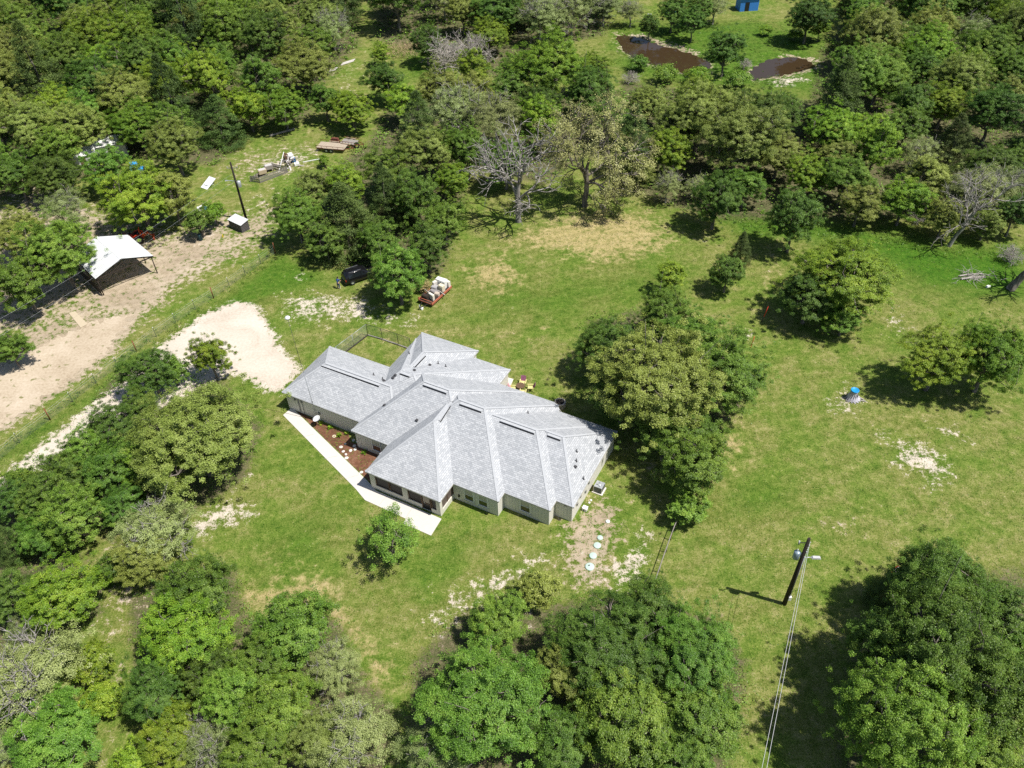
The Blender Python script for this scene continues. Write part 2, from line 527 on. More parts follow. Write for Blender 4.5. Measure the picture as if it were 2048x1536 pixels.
def build_ground():
    xs = np.concatenate([-np.geomspace(1500, 132, 16), np.arange(-130, 130.1, 0.5), np.geomspace(132, 1500, 16)])
    ys = np.concatenate([-np.geomspace(600, 12, 10), np.arange(10, 100, 0.4), np.arange(100, 240.1, 0.6), np.geomspace(244, 2500, 18)])
    X, Y = np.meshgrid(xs, ys)
    nx, ny = len(xs), len(ys)
    P = np.stack([X.ravel(), Y.ravel()], 1)
    N = len(P)

    def layer(items, ov=False):
        a = np.zeros(N, np.float32)
        for poly, s, soft in items:
            a = np.maximum(a, s * sd_mask(P, atn(poly), soft))
        return a
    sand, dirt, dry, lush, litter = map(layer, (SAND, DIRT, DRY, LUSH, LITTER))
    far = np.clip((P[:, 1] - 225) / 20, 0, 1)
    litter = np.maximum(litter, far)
    # wheel tracks on the dirt road and bare lines across the right field
    for pts, w, s in (([(560, 385), (500, 420), (440, 455), (380, 500)], 0.7, 0.75), ([(548, 375), (480, 408), (420, 440)], 0.7, 0.7),
                      ([(1800, 560), (1790, 600), (1830, 680), (1850, 760)], 0.5, 0.5), ([(1690, 770), (1720, 740), (1800, 720)], 0.5, 0.45),
                      ([(1548, 500), (1530, 560), (1500, 600)], 0.6, 0.5), ([(1700, 470), (1810, 530), (1900, 590)], 0.4, 0.45)):
        sand = np.maximum(sand, s * 0.8 * stroke(P, atn(pts), w, 0.6))
    for pts, s in (([(700, 655), (860, 668), (1000, 672), (1120, 650)], .55), ([(720, 672), (860, 690), (1000, 690), (1110, 668)], .5),
                   ([(950, 700), (1040, 740), (1130, 720)], .35), ([(520, 1100), (640, 1190), (760, 1330)], .6), ([(560, 1090), (690, 1210), (800, 1340)], .55),
                   ([(1500, 1010), (1700, 900), (2040, 840)], .3), ([(1480, 960), (1680, 860), (2040, 790)], .3), ([(1760, 950), (1900, 1010), (2040, 1080)], .35),
                   ([(1000, 490), (1150, 450), (1330, 470)], .6), ([(1020, 510), (1160, 480), (1330, 495)], .55)):
        dry = np.maximum(dry, s * stroke(P, atn(pts), 0.8, 0.8))
    V = np.zeros((N, 3), np.float32)
    V[:, :2] = P
    # the pond lies in a shallow bowl
    for w in WATER_PX:
        V[:, 2] -= 0.7 * sd_mask(P, atn(w), 2.5)
    i = np.arange(nx - 1)
    j = np.arange(ny - 1)
    I, J = np.meshgrid(i, j)
    q = (J * nx + I).ravel()
    F = np.stack([q, q + 1, q + nx + 1, q + nx], 1).astype(np.int32)
    me = bpy.data.meshes.new("ground")
    me.vertices.add(N)
    me.vertices.foreach_set("co", V.ravel())
    me.loops.add(F.size)
    me.loops.foreach_set("vertex_index", F.ravel())
    me.polygons.add(len(F))
    me.polygons.foreach_set("loop_start", np.arange(0, F.size, 4, dtype=np.int32))
    me.polygons.foreach_set("use_smooth", np.ones(len(F), bool))
    me.update(calc_edges=True)
    for nm, ch in (("soil_a", (sand, dirt, dry)), ("soil_b", (lush, litter, litter * 0))):
        at_ = me.color_attributes.new(nm, 'FLOAT_COLOR', 'POINT')
        c = np.ones((N, 4), np.float32)
        for k in range(3):
            c[:, k] = ch[k]
        at_.data.foreach_set("color", c.ravel())
    o = bpy.data.objects.new("ground", me)
    col.objects.link(o)
    struct(o)
    # material
    m = bpy.data.materials.new("meadow_soil")
    n, l, b = nodes_of(m)
    tc = n.new("ShaderNodeTexCoord")

    def noise(scale, detail=4, rough=0.55, vec=None, dist=0.0):
        k = n.new("ShaderNodeTexNoise")
        k.inputs["Scale"].default_value = scale
        k.inputs["Detail"].default_value = detail
        k.inputs["Roughness"].default_value = rough
        k.inputs["Distortion"].default_value = dist
        l.new(vec or tc.outputs["Object"], k.inputs["Vector"])
        return k.outputs["Fac"]

    def math_(op, a, b_, c=None):
        k = n.new("ShaderNodeMath")
        k.operation = op
        for t, x in enumerate((a, b_, c)):
            if x is None:
                continue
            if isinstance(x, (int, float)):
                k.inputs[t].default_value = x
            else:
                l.new(x, k.inputs[t])
        return k.outputs[0]

    def step(x, lo, hi):
        k = n.new("ShaderNodeMapRange")
        k.interpolation_type = 'SMOOTHSTEP'
        k.inputs[1].default_value = lo
        k.inputs[2].default_value = hi
        l.new(x, k.inputs[0])
        return k.outputs[0]

    def mix(f, a, b_):
        k = n.new("ShaderNodeMix")
        k.data_type = 'RGBA'
        l.new(f, k.inputs[0])
        for t, x in ((6, a), (7, b_)):
            if isinstance(x, tuple):
                k.inputs[t].default_value = (*x, 1)
            else:
                l.new(x, k.inputs[t])
        return k.outputs[2]

    def ramp(x, stops):
        k = n.new("ShaderNodeValToRGB")
        e = k.color_ramp.elements
        e[0].position, e[0].color = stops[0][0], (*stops[0][1], 1)
        e[1].position, e[1].color = stops[-1][0], (*stops[-1][1], 1)
        for p_, c_ in stops[1:-1]:
            t = e.new(p_)
            t.color = (*c_, 1)
        l.new(x, k.inputs[0])
        return k.outputs[0]

    def attr(name):
        k = n.new("ShaderNodeAttribute")
        k.attribute_name = name
        s = n.new("ShaderNodeSeparateColor")
        l.new(k.outputs["Color"], s.inputs[0])
        return s.outputs

    a, bb = attr("soil_a"), attr("soil_b")
    fine = noise(6.5, 4, 0.75)            # blades and tufts
    tuft = noise(1.6, 5, 0.62)            # hand-sized clumps
    patch = noise(0.16, 4, 0.55, dist=0.6)  # big drifts of colour
    mid = noise(0.55, 5, 0.6)
    # grass: tone from tuft + fine, drift of hue from patch
    g = math_('ADD', math_('MULTIPLY', tuft, 0.42), math_('ADD', math_('MULTIPLY', fine, 0.62), math_('MULTIPLY', mid, 0.25)))
    g = math_('ADD', g, math_('MULTIPLY', bb[0], -0.12))
    grass_a = ramp(g, [(0.45, (0.026, 0.074, 0.005)), (0.56, (0.074, 0.138, 0.015)), (0.66, (0.136, 0.196, 0.031)), (0.77, (0.240, 0.270, 0.070)), (0.90, (0.45, 0.41, 0.23))])
    grass_b = ramp(g, [(0.45, (0.046, 0.074, 0.009)), (0.56, (0.112, 0.150, 0.024)), (0.66, (0.195, 0.212, 0.056)), (0.77, (0.315, 0.290, 0.125)), (0.90, (0.48, 0.43, 0.27))])
    lushc = ramp(g, [(0.42, (0.018, 0.066, 0.004)), (0.56, (0.052, 0.140, 0.009)), (0.8, (0.145, 0.230, 0.026))])
    c = mix(step(math_('ADD', math_('MULTIPLY', patch, 0.7), math_('MULTIPLY', mid, 0.3)), 0.40, 0.58), grass_a, grass_b)
    c = mix(step(math_('ADD', bb[0], math_('MULTIPLY', math_('SUBTRACT', mid, 0.5), 0.9)), 0.15, 0.75), c, lushc)
    dryc = ramp(g, [(0.44, (0.105, 0.125, 0.030)), (0.56, (0.255, 0.225, 0.080)), (0.68, (0.41, 0.335, 0.155)), (0.9, (0.52, 0.44, 0.26))])
    c = mix(step(math_('ADD', a[2], math_('ADD', math_('MULTIPLY', math_('SUBTRACT', mid, 0.5), 1.2), math_('MULTIPLY', math_('SUBTRACT', tuft, 0.5), 0.9))), 0.30, 0.78), c, dryc)
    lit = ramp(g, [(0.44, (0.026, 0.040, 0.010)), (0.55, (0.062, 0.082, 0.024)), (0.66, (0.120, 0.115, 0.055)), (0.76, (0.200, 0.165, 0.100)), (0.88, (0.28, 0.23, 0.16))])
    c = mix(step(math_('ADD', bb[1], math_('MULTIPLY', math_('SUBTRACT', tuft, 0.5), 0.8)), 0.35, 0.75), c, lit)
    dirtc = ramp(math_('ADD', math_('MULTIPLY', patch, 0.5), math_('MULTIPLY', tuft, 0.5)), [(0.30, (0.275, 0.212, 0.142)), (0.5, (0.41, 0.335, 0.240)), (0.68, (0.53, 0.450, 0.345))])
    sandc = ramp(math_('ADD', math_('MULTIPLY', mid, 0.5), math_('MULTIPLY', fine, 0.5)), [(0.3, (0.44, 0.365, 0.285)), (0.5, (0.58, 0.505, 0.415)), (0.7, (0.66, 0.60, 0.52))])
    brk = math_('ADD', math_('MULTIPLY', math_('SUBTRACT', tuft, 0.5), 1.5), math_('ADD', math_('MULTIPLY', math_('SUBTRACT', mid, 0.5), 0.9), math_('MULTIPLY', math_('SUBTRACT', fine, 0.5), 0.9)))
    c = mix(step(math_('ADD', a[1], brk), 0.42, 0.66), c, dirtc)
    c = mix(step(math_('ADD', a[0], brk), 0.44, 0.70), c, sandc)
    # scattered crumbs of bare pale soil in all the grass
    c = mix(math_('MULTIPLY', step(math_('ADD', math_('MULTIPLY', tuft, 0.7), math_('MULTIPLY', fine, 0.6)), 0.80, 0.92), math_('SUBTRACT', 1.0, bb[1])), c, sandc)
    # faint mower passes in the cut grass
    mp = n.new("ShaderNodeMapping")
    mp.inputs["Rotation"].default_value = (0, 0, R(72))
    l.new(tc.outputs["Object"], mp.inputs[0])
    wv = n.new("ShaderNodeTexWave")
    wv.inputs["Scale"].default_value = 0.16
    wv.inputs["Distortion"].default_value = 2.2
    wv.inputs["Detail"].default_value = 3
    wv.inputs["Detail Scale"].default_value = 0.25
    l.new(mp.outputs[0], wv.inputs["Vector"])
    hs = n.new("ShaderNodeHueSaturation")
    mw = n.new("ShaderNodeMapRange")
    mw.inputs[3].default_value = 0.95
    mw.inputs[4].default_value = 1.05
    l.new(wv.outputs["Fac"], mw.inputs[0])
    l.new(mw.outputs[0], hs.inputs["Value"])
    l.new(c, hs.inputs["Color"])
    c = hs.outputs[0]
    l.new(c, b.inputs["Base Color"])
    b.inputs["Roughness"].default_value = 0.95
    b.inputs["Specular IOR Level"].default_value = 0.15
    bp = n.new("ShaderNodeBump")
    bp.inputs["Strength"].default_value = 0.8
    bp.inputs["Distance"].default_value = 0.12
    l.new(math_('ADD', fine, math_('MULTIPLY', tuft, 1.2)), bp.inputs["Height"])
    l.new(bp.outputs[0], b.inputs["Normal"])
    me.materials.append(m)
    return o


build_ground()


def ragged(pts, step_=0.5, amp=0.35, seed=1):
    """world polygon outline with a crumbling edge"""
    r = random.Random(seed)
    out = []
    n = len(pts)
    for i in range(n):
        a, b = Vector(pts[i]), Vector(pts[(i + 1) % n])
        k = max(1, int((b - a).length / step_))
        nrm = Vector((-(b - a).y, (b - a).x)).normalized()
        for t in range(k):
            out.append(a.lerp(b, t / k) + nrm * r.uniform(-amp, amp))
    return [(p.x, p.y) for p in out]


def sheet(name, pts, z, material):
    bm_v = [(x, y, z) for x, y in pts]
    a = sum(pts[i][0] * pts[(i + 1) % len(pts)][1] - pts[(i + 1) % len(pts)][0] * pts[i][1] for i in range(len(pts)))
    f = tuple(range(len(pts)))
    return struct(make_obj(name, bm_v, [f if a > 0 else tuple(reversed(f))], material))


def soil_sheet_mat(name, stops, green, amount):
    m = bpy.data.materials.new(name)
    n, l, b = nodes_of(m)
    tc = n.new("ShaderNodeTexCoord")

    def noise(sc, det, ds=0.0):
        k = n.new("ShaderNodeTexNoise")
        k.inputs["Scale"].default_value = sc
        k.inputs["Detail"].default_value = det
        k.inputs["Distortion"].default_value = ds
        l.new(tc.outputs["Object"], k.inputs["Vector"])
        return k.outputs["Fac"]
    big, small = noise(0.22, 5, 0.8), noise(3.5, 6)
    ad = n.new("ShaderNodeMath")
    ad.operation = 'MULTIPLY_ADD'
    ad.inputs[1].default_value = 0.45
    l.new(small, ad.inputs[0])
    m2 = n.new("ShaderNodeMath")
    m2.operation = 'MULTIPLY'
    m2.inputs[1].default_value = 0.55
    l.new(big, m2.inputs[0])
    l.new(m2.outputs[0], ad.inputs[2])
    rp = n.new("ShaderNodeValToRGB")
    e = rp.color_ramp.elements
    e[0].position, e[0].color = stops[0][0], (*stops[0][1], 1)
    e[1].position, e[1].color = stops[-1][0], (*stops[-1][1], 1)
    for p_, c_ in stops[1:-1]:
        t = e.new(p_)
        t.color = (*c_, 1)
    l.new(ad.outputs[0], rp.inputs[0])
    mr = n.new("ShaderNodeMapRange")
    mr.inputs[1].default_value = amount
    mr.inputs[2].default_value = amount + 0.06
    l.new(noise(0.9, 6, 0.4), mr.inputs[0])
    mx = n.new("ShaderNodeMix")
    mx.data_type = 'RGBA'
    l.new(mr.outputs[0], mx.inputs[0])
    l.new(rp.outputs[0], mx.inputs[6])
    mx.inputs[7].default_value = (*green, 1)
    l.new(mx.outputs[2], b.inputs["Base Color"])
    b.inputs["Roughness"].default_value = 0.95
    b.inputs["Specular IOR Level"].default_value = 0.15
    bp = n.new("ShaderNodeBump")
    bp.inputs["Strength"].default_value = 0.4
    bp.inputs["Distance"].default_value = 0.04
    l.new(small, bp.inputs["Height"])
    l.new(bp.outputs[0], b.inputs["Normal"])
    return m


def shrink(pts, d):
    c = [Vector(p) for p in pts]
    n = len(c)
    ar = sum(c[i].x * c[(i + 1) % n].y - c[(i + 1) % n].x * c[i].y for i in range(n))
    out = []
    for i in range(n):
        a, b = (c[i] - c[i - 1]).normalized(), (c[(i + 1) % n] - c[i]).normalized()
        k = Vector((-a.y - b.y, a.x + b.x)) * (1 if ar > 0 else -1)
        out.append(tuple(c[i] + k * (d / max(0.6, 1 + a.dot(b)))))
    return out


sheet("driveway", ragged(shrink(atn(DRIVE_PX).tolist(), 0.75), 0.22, 0.34, 3), 0.012,
      soil_sheet_mat("white_gravel", [(0.3, (0.43, 0.365, 0.29)), (0.45, (0.54, 0.475, 0.395)), (0.65, (0.62, 0.56, 0.485))], (0.20, 0.21, 0.09), 0.70))
sheet("dirt_road", ragged(shrink(atn(ROAD_PX).tolist(), 1.2), 0.3, 0.6, 4), 0.008,
      soil_sheet_mat("tan_dirt", [(0.3, (0.32, 0.250, 0.170)), (0.47, (0.455, 0.375, 0.275)), (0.66, (0.56, 0.475, 0.37))], (0.21, 0.20, 0.09), 0.62))

water = bpy.data.materials.new("muddy_water")
_n, _l, _b = nodes_of(water)
_b.inputs["Base Color"].default_value = (0.050, 0.032, 0.016, 1)
_b.inputs["Roughness"].default_value = 0.04
_b.inputs["Specular IOR Level"].default_value = 0.5
_no = _n.new("ShaderNodeTexNoise")
_no.inputs["Scale"].default_value = 1.2
_tc = _n.new("ShaderNodeTexCoord")
_l.new(_tc.outputs["Object"], _no.inputs["Vector"])
_bp = _n.new("ShaderNodeBump")
_bp.inputs["Strength"].default_value = 0.03
_l.new(_no.outputs["Fac"], _bp.inputs["Height"])
_l.new(_bp.outputs[0], _b.inputs["Normal"])
for k, w in enumerate(WATER_PX):
    sheet("pond_water", ragged(atn(w).tolist(), 0.8, 0.5, 8 + k), -0.30, water)


# ------------------------------------------------------------------ house
HC = (-35.0, 50.0)                                   # house origin in the house's own axes (u along the front, v towards the back)
HLOC = A_DIR * HC[0] + B_DIR * HC[1]
house = thing("ranch_house", "long single-storey house with pale grey hipped shingle roof and greige board siding", "house", HLOC, YAW)


def hl(u, v, z=0.0):
    return (u - HC[0], v - HC[1], z)


def hw(u, v, z=0.0):
    return A_DIR * u + B_DIR * v + Vector((0, 0, z))


# hip sections: u0, u1, v0, v1, slopes left, right, front, back
RECTS = [
    ("garage", -52.81, -38.0, 44.49, 53.14, 0.645, 0.645, 0.47, 0.47),
    ("middle", -44.49, -32.07, 44.49, 58.74, 0.80, 0.39, 0.455, 0.36),
    ("main", -42.54, -29.0, 43.08, 56.18, 0.70, 0.70, 0.562, 0.562),
    ("porch", -38.01, -29.43, 39.12, 52.5, 0.725, 0.725, 0.475, 0.725),
    ("hall", -38.0, -24.47, 41.64, 56.18, 0.69, 0.69, 0.503, 0.503),
    ("bedroom", -36.0, -19.62, 42.85, 55.15, 0.70, 0.70, 0.504, 0.504),
    ("end_room", -30.0, -17.84, 44.17, 55.15, 0.744, 0.744, 0.492, 0.492),
    ("back_wing", -44.49, -36.87, 47.0, 60.01, 0.66, 0.66, 0.5, 0.467),
]


def planes(r):
    _, u0, u1, v0, v1, sl, sr, sf, sb = r
    return [(sl, 0, -sl * u0), (-sr, 0, sr * u1), (0, sf, -sf * v0), (0, -sb, sb * v1)]


PL = [planes(r) for r in RECTS]


def roof_h(u, v):
    best = 0
    for p in PL:
        h = min(a * u + b * v + c for a, b, c in p)
        best = max(best, h)
    return best


def clip(poly, a, b, c):
    """keep a*u+b*v+c >= 0"""
    out = []
    n = len(poly)
    for i in range(n):
        p, q = poly[i], poly[(i + 1) % n]
        dp, dq = a * p[0] + b * p[1] + c, a * q[0] + b * q[1] + c
        if dp >= 0:
            out.append(p)
        if (dp > 0 > dq) or (dp < 0 < dq):
            t = dp / (dp - dq)
            out.append((p[0] + (q[0] - p[0]) * t, p[1] + (q[1] - p[1]) * t))
    return out


def area(p):
    return abs(sum(p[i][0] * p[(i + 1) % len(p)][1] - p[(i + 1) % len(p)][0] * p[i][1] for i in range(len(p)))) / 2 if len(p) > 2 else 0


def build_roof():
    V, Fc, UV = [], [], []
    for i, r in enumerate(RECTS):
        _, u0, u1, v0, v1 = r[:5]
        for k, (a, b, c) in enumerate(PL[i]):
            poly = [(u0, v0), (u1, v0), (u1, v1), (u0, v1)]
            for j, (a2, b2, c2) in enumerate(PL[i]):
                if j != k:
                    poly = clip(poly, a2 - a, b2 - b, c2 - c)
            if i == 4:      # clipped back corner of the hall roof
                poly = clip(poly, -1.03, -1.35, 1.03 * -25.5 + 1.35 * 56.18)
            if i == 2:
                poly = clip(poly, -1.03, -1.35, 1.03 * -25.5 + 1.35 * 56.18)
            pieces = [poly]
            for j in range(len(RECTS)):
                if j == i:
                    continue
                nxt = []
                for cur in pieces:
                    for (a2, b2, c2) in PL[j]:
                        if area(cur) < 1e-5:
                            break
                        eps = 1e-4 if j < i else -1e-4
                        outp = clip(cur, a - a2, b - b2, c - c2 - eps)
                        if area(outp) > 1e-5:
                            nxt.append(outp)
                        cur = clip(cur, a2 - a, b2 - b, c2 - c + eps)
                pieces = nxt
            for pc in pieces:
                if area(pc) < 1e-4:
                    continue
                s = len(V)
                lenn = math.hypot(a, b)
                du, dv = (a / lenn, b / lenn)
                for (u, v) in pc:
                    z = a * u + b * v + c
                    V.append(hl(u, v, EAVE + z))
                    UV.append((u * dv - v * du, (u * du + v * dv) * math.sqrt(1 + lenn * lenn)))
                ar = sum(pc[t][0] * pc[(t + 1) % len(pc)][1] - pc[(t + 1) % len(pc)][0] * pc[t][1] for t in range(len(pc)))
                f = list(range(s, s + len(pc)))
                Fc.append(f if ar > 0 else f[::-1])
    return V, Fc, UV


def shingle_mat():
    m = bpy.data.materials.new("grey_shingles")
    n, l, b = nodes_of(m)
    uv = n.new("ShaderNodeUVMap")
    uv.uv_map = "UVMap"
    br = n.new("ShaderNodeTexBrick")
    br.inputs["Scale"].default_value = 1.0
    br.inputs["Brick Width"].default_value = 0.40
    br.inputs["Row Height"].default_value = 0.19
    br.inputs["Mortar Size"].default_value = 0.018
    br.inputs["Mortar Smooth"].default_value = 0.4
    br.inputs["Bias"].default_value = 0.0
    br.inputs["Color1"].default_value = (0.355, 0.372, 0.395, 1)
    br.inputs["Color2"].default_value = (0.485, 0.500, 0.520, 1)
    br.inputs["Mortar"].default_value = (0.27, 0.28, 0.295, 1)
    br.offset = 0.37
    br.offset_frequency = 2
    l.new(uv.outputs[0], br.inputs["Vector"])
    no = n.new("ShaderNodeTexNoise")
    no.inputs["Scale"].default_value = 5.0
    no.inputs["Detail"].default_value = 4
    l.new(uv.outputs[0], no.inputs["Vector"])
    no2 = n.new("ShaderNodeTexNoise")
    no2.inputs["Scale"].default_value = 0.35
    l.new(uv.outputs[0], no2.inputs["Vector"])
    mr = n.new("ShaderNodeMapRange")
    mr.inputs[3].default_value = 0.78
    mr.inputs[4].default_value = 1.22
    l.new(no.outputs["Fac"], mr.inputs[0])
    mr2 = n.new("ShaderNodeMapRange")
    mr2.inputs[3].default_value = 0.93
    mr2.inputs[4].default_value = 1.07
    l.new(no2.outputs["Fac"], mr2.inputs[0])
    mu = n.new("ShaderNodeMath")
    mu.operation = 'MULTIPLY'
    l.new(mr.outputs[0], mu.inputs[0])
    l.new(mr2.outputs[0], mu.inputs[1])
    hs = n.new("ShaderNodeHueSaturation")
    l.new(mu.outputs[0], hs.inputs["Value"])
    l.new(br.outputs["Color"], hs.inputs["Color"])
    l.new(hs.outputs[0], b.inputs["Base Color"])
    b.inputs["Roughness"].default_value = 0.85
    b.inputs["Specular IOR Level"].default_value = 0.3
    bp = n.new("ShaderNodeBump")
    bp.inputs["Strength"].default_value = 0.5
    bp.inputs["Distance"].default_value = 0.02
    bp.invert = True
    l.new(br.outputs["Fac"], bp.inputs["Height"])
    l.new(bp.outputs[0], b.inputs["Normal"])
    return m


M_SH = shingle_mat()
M_CAP = mat("ridge_shingle", (0.425, 0.44, 0.46), 0.85, var=0.16, scale=5)
RV, RF, RUV = build_roof()
roof = make_obj("roof", RV, RF, M_SH, house)
uvl = roof.data.uv_layers.new(name="UVMap")
for lp in roof.data.loops:
    uvl.data[lp.index].uv = RUV[lp.vertex_index]

# hip and ridge caps where a section's own hip or ridge is the top of the roof
caps = MB()
for i, r in enumerate(RECTS):
    _, u0, u1, v0, v1, sl, sr, sf, sb = r
    # ridge by intersection of the planes
    def meet(p, q, s):
        M = np.array([[p[0] - q[0], p[1] - q[1]], [p[0] - s[0], p[1] - s[1]]])
        t = np.array([q[2] - p[2], s[2] - p[2]])
        return np.linalg.solve(M, t)
    L, Rr, Ff, Bb = PL[i]
    if (u1 - u0) * min(sl, sr) / 2 >= (v1 - v0) * sf * sb / (sf + sb) * 0.999:
        e0, e1 = meet(L, Ff, Bb), meet(Rr, Ff, Bb)
        segs = [(e0, e1), ((u0, v0), e0), ((u0, v1), e0), ((u1, v0), e1), ((u1, v1), e1)]
    else:
        e0, e1 = meet(Ff, L, Rr), meet(Bb, L, Rr)
        segs = [(e0, e1), ((u0, v0), e0), ((u1, v0), e0), ((u0, v1), e1), ((u1, v1), e1)]
    for p, q in segs:
        p, q = np.array(p), np.array(q)
        nseg = max(1, int(np.hypot(*(q - p)) / 0.28))
        for k in range(nseg):
            a_, b_ = p + (q - p) * k / nseg, p + (q - p) * (k + 1) / nseg
            m_ = (a_ + b_) / 2
            hi = min(x * m_[0] + y * m_[1] + c for x, y, c in PL[i])
            if roof_h(*m_) > hi + 0.012 or (1.03 * (m_[0] + 25.5) + 1.35 * (m_[1] - 56.18)) > 0 and i in (2, 4):
                continue
            za = min(x * a_[0] + y * a_[1] + c for x, y, c in PL[i]) + EAVE
            zb = min(x * b_[0] + y * b_[1] + c for x, y, c in PL[i]) + EAVE
            caps.beam(hl(a_[0], a_[1], za + 0.004), hl(b_[0], b_[1], zb + 0.002), 0.24, 0.018)
cap_o = caps.build("ridge_cap", M_CAP, roof)

# ridge vents (the long dark-edged strips)
for i, (u0, v0, u1, v1) in enumerate([(-50.0, 48.55, -42.4, 48.55), (-37.2, 49.35, -34.4, 49.35), (-32.4, 48.6, -29.9, 48.6),
                                      (-27.9, 48.72, -24.1, 48.72), (-23.0, 49.4, -21.6, 49.4), (-40.9, 50.5, -39.7, 50.5),
                                      (-33.45, 46.0, -33.45, 48.6), (-40.45, 52.2, -40.45, 54.4)]):
    z0, z1 = EAVE + roof_h(u0, v0) + 0.05, EAVE + roof_h(u1, v1) + 0.05
    mb = MB().beam(hl(u0, v0, z0), hl(u1, v1, z1), 0.34, 0.05)
    v_ = mb.build("ridge_vent", M_CAP, roof)
    du, dv = ((0, -0.21) if abs(v1 - v0) < 0.01 else (0.21, 0))
    MB().beam(hl(u0 + du, v0 + dv, EAVE + roof_h(u0 + du, v0 + dv) + 0.045), hl(u1 + du, v1 + dv, EAVE + roof_h(u1 + du, v1 + dv) + 0.045), 0.07, 0.075).build("vent_edge", M_black, v_)


def roof_at(px, py):
    """point of the roof seen at a pixel"""
    z = EAVE + 1.5
    for _ in range(25):
        p = at(px, py, z)
        u, v = p.dot(A_DIR), p.dot(B_DIR)
        z = 0.5 * z + 0.5 * (EAVE + roof_h(u, v))
    return u, v, z


M_lead = mat("dark_flashing", (0.06, 0.06, 0.065), 0.6)
for k, (px, py, big) in enumerate([(747.5, 750.5, 0), (765.5, 759, 0), (767.5, 762, 1), (790.5, 751, 1), (786, 756, 1), (828.5, 741, 1), (818.6, 708, 0),
                                   (859.5, 730.5, 1), (876.5, 727.5, 0), (891.7, 733.5, 0), (769, 811, 1), (833.5, 841, 1), (1056, 826.5, 0),
                                   (1153.5, 903.5, 0), (1152.6, 922.5, 0), (1150.5, 934, 1), (1167, 958, 0)]):
    u, v, z = roof_at(px, py)
    if big:
        MB().box(hl(u, v, z + 0.08), (0.32, 0.32, 0.14), 0.0, taper=0.7).build("roof_vent", M_lead, roof)
    else:
        MB().lathe([(0.13, 0.0), (0.06, 0.1), (0.05, 0.38), (0.0, 0.38)], 8, hl(u, v, z - 0.02)).build("vent_pipe", M_lead, roof)

# eave outline, fascia and soffit
EV = [(-52.81, 44.49), (-42.54, 44.49), (-42.54, 43.08), (-38.01, 43.08), (-38.01, 39.12), (-29.43, 39.12), (-29.43, 41.64), (-24.47, 41.64),
      (-24.47, 42.85), (-19.62, 42.85), (-19.62, 44.17), (-17.84, 44.17), (-17.84, 55.15), (-24.15, 55.15), (-25.5, 56.18), (-32.07, 56.18),
      (-32.07, 58.74), (-36.87, 58.74), (-36.87, 60.01), (-44.49, 60.01), (-44.49, 53.14), (-52.81, 53.14)]
fas = MB()
for p, q in zip(EV, EV[1:] + EV[:1]):
    d = Vector((q[0] - p[0], q[1] - p[1])).normalized() * 0.014
    fas.beam(hl(p[0] - d.x, p[1] - d.y, EAVE - 0.085), hl(q[0] + d.x, q[1] + d.y, EAVE - 0.085), 0.028, 0.15)
fas.build("fascia", mat("greige_trim", (0.50, 0.485, 0.45), 0.7, var=0.06), house)
sof = MB().add([hl(u, v, EAVE - 0.13) for u, v in EV], [tuple(range(len(EV) - 1, -1, -1))])
sof.build("soffit", mat("soffit_board", (0.42, 0.40, 0.37), 0.8), house)

OV = 0.22


def inset(poly, d):
    out = []
    n = len(poly)
    for i in range(n):
        p0, p1, p2 = Vector(poly[i - 1]), Vector(poly[i]), Vector(poly[(i + 1) % n])
        a = (p1 - p0).normalized()
        b = (p2 - p1).normalized()
        na, nb = Vector((-a.y, a.x)), Vector((-b.y, b.x))
        k = na + nb
        out.append(tuple(p1 + k * (d / (1 + na.dot(nb)))))
    return out


WL = inset(EV, OV)


def siding_mat():
    m = bpy.data.materials.new("board_siding")
    n, l, b = nodes_of(m)
    tc = n.new("ShaderNodeTexCoord")
    sp = n.new("ShaderNodeSeparateXYZ")
    l.new(tc.outputs["Object"], sp.inputs[0])
    ad = n.new("ShaderNodeMath")
    l.new(sp.outputs[0], ad.inputs[0])
    l.new(sp.outputs[1], ad.inputs[1])
    fr = n.new("ShaderNodeMath")
    fr.operation = 'FRACT'
    mu = n.new("ShaderNodeMath")
    mu.operation = 'MULTIPLY'
    mu.inputs[1].default_value = 1 / 0.31
    l.new(ad.outputs[0], mu.inputs[0])
    l.new(mu.outputs[0], fr.inputs[0])
    gt = n.new("ShaderNodeMath")
    gt.operation = 'GREATER_THAN'
    gt.inputs[1].default_value = 0.86
    l.new(fr.outputs[0], gt.inputs[0])
    no = n.new("ShaderNodeTexNoise")
    no.inputs["Scale"].default_value = 3
    no.inputs["Detail"].default_value = 5
    l.new(tc.outputs["Object"], no.inputs["Vector"])
    mx = n.new("ShaderNodeMix")
    mx.data_type = 'RGBA'
    mx.inputs[6].default_value = (0.64, 0.62, 0.56, 1)
    mx.inputs[7].default_value = (0.73, 0.71, 0.65, 1)
    l.new(no.outputs["Fac"], mx.inputs[0])
    l.new(mx.outputs[2], b.inputs["Base Color"])
    b.inputs["Roughness"].default_value = 0.8
    bp = n.new("ShaderNodeBump")
    bp.inputs["Strength"].default_value = 1.0
    bp.inputs["Distance"].default_value = 0.03
    bp.invert = True
    l.new(gt.outputs[0], bp.inputs["Height"])
    l.new(bp.outputs[0], b.inputs["Normal"])
    return m


M_SID = siding_mat()
WTOP = EAVE - 0.14
wall = MB()
for i in range(len(WL)):
    if i in (3, 4, 5):          # the screened porch is open here
        continue
    p, q = WL[i], WL[(i + 1) % len(WL)]
    wall.add([hl(*p, -0.05), hl(*q, -0.05), hl(*q, WTOP), hl(*p, WTOP)], [(0, 1, 2, 3)])
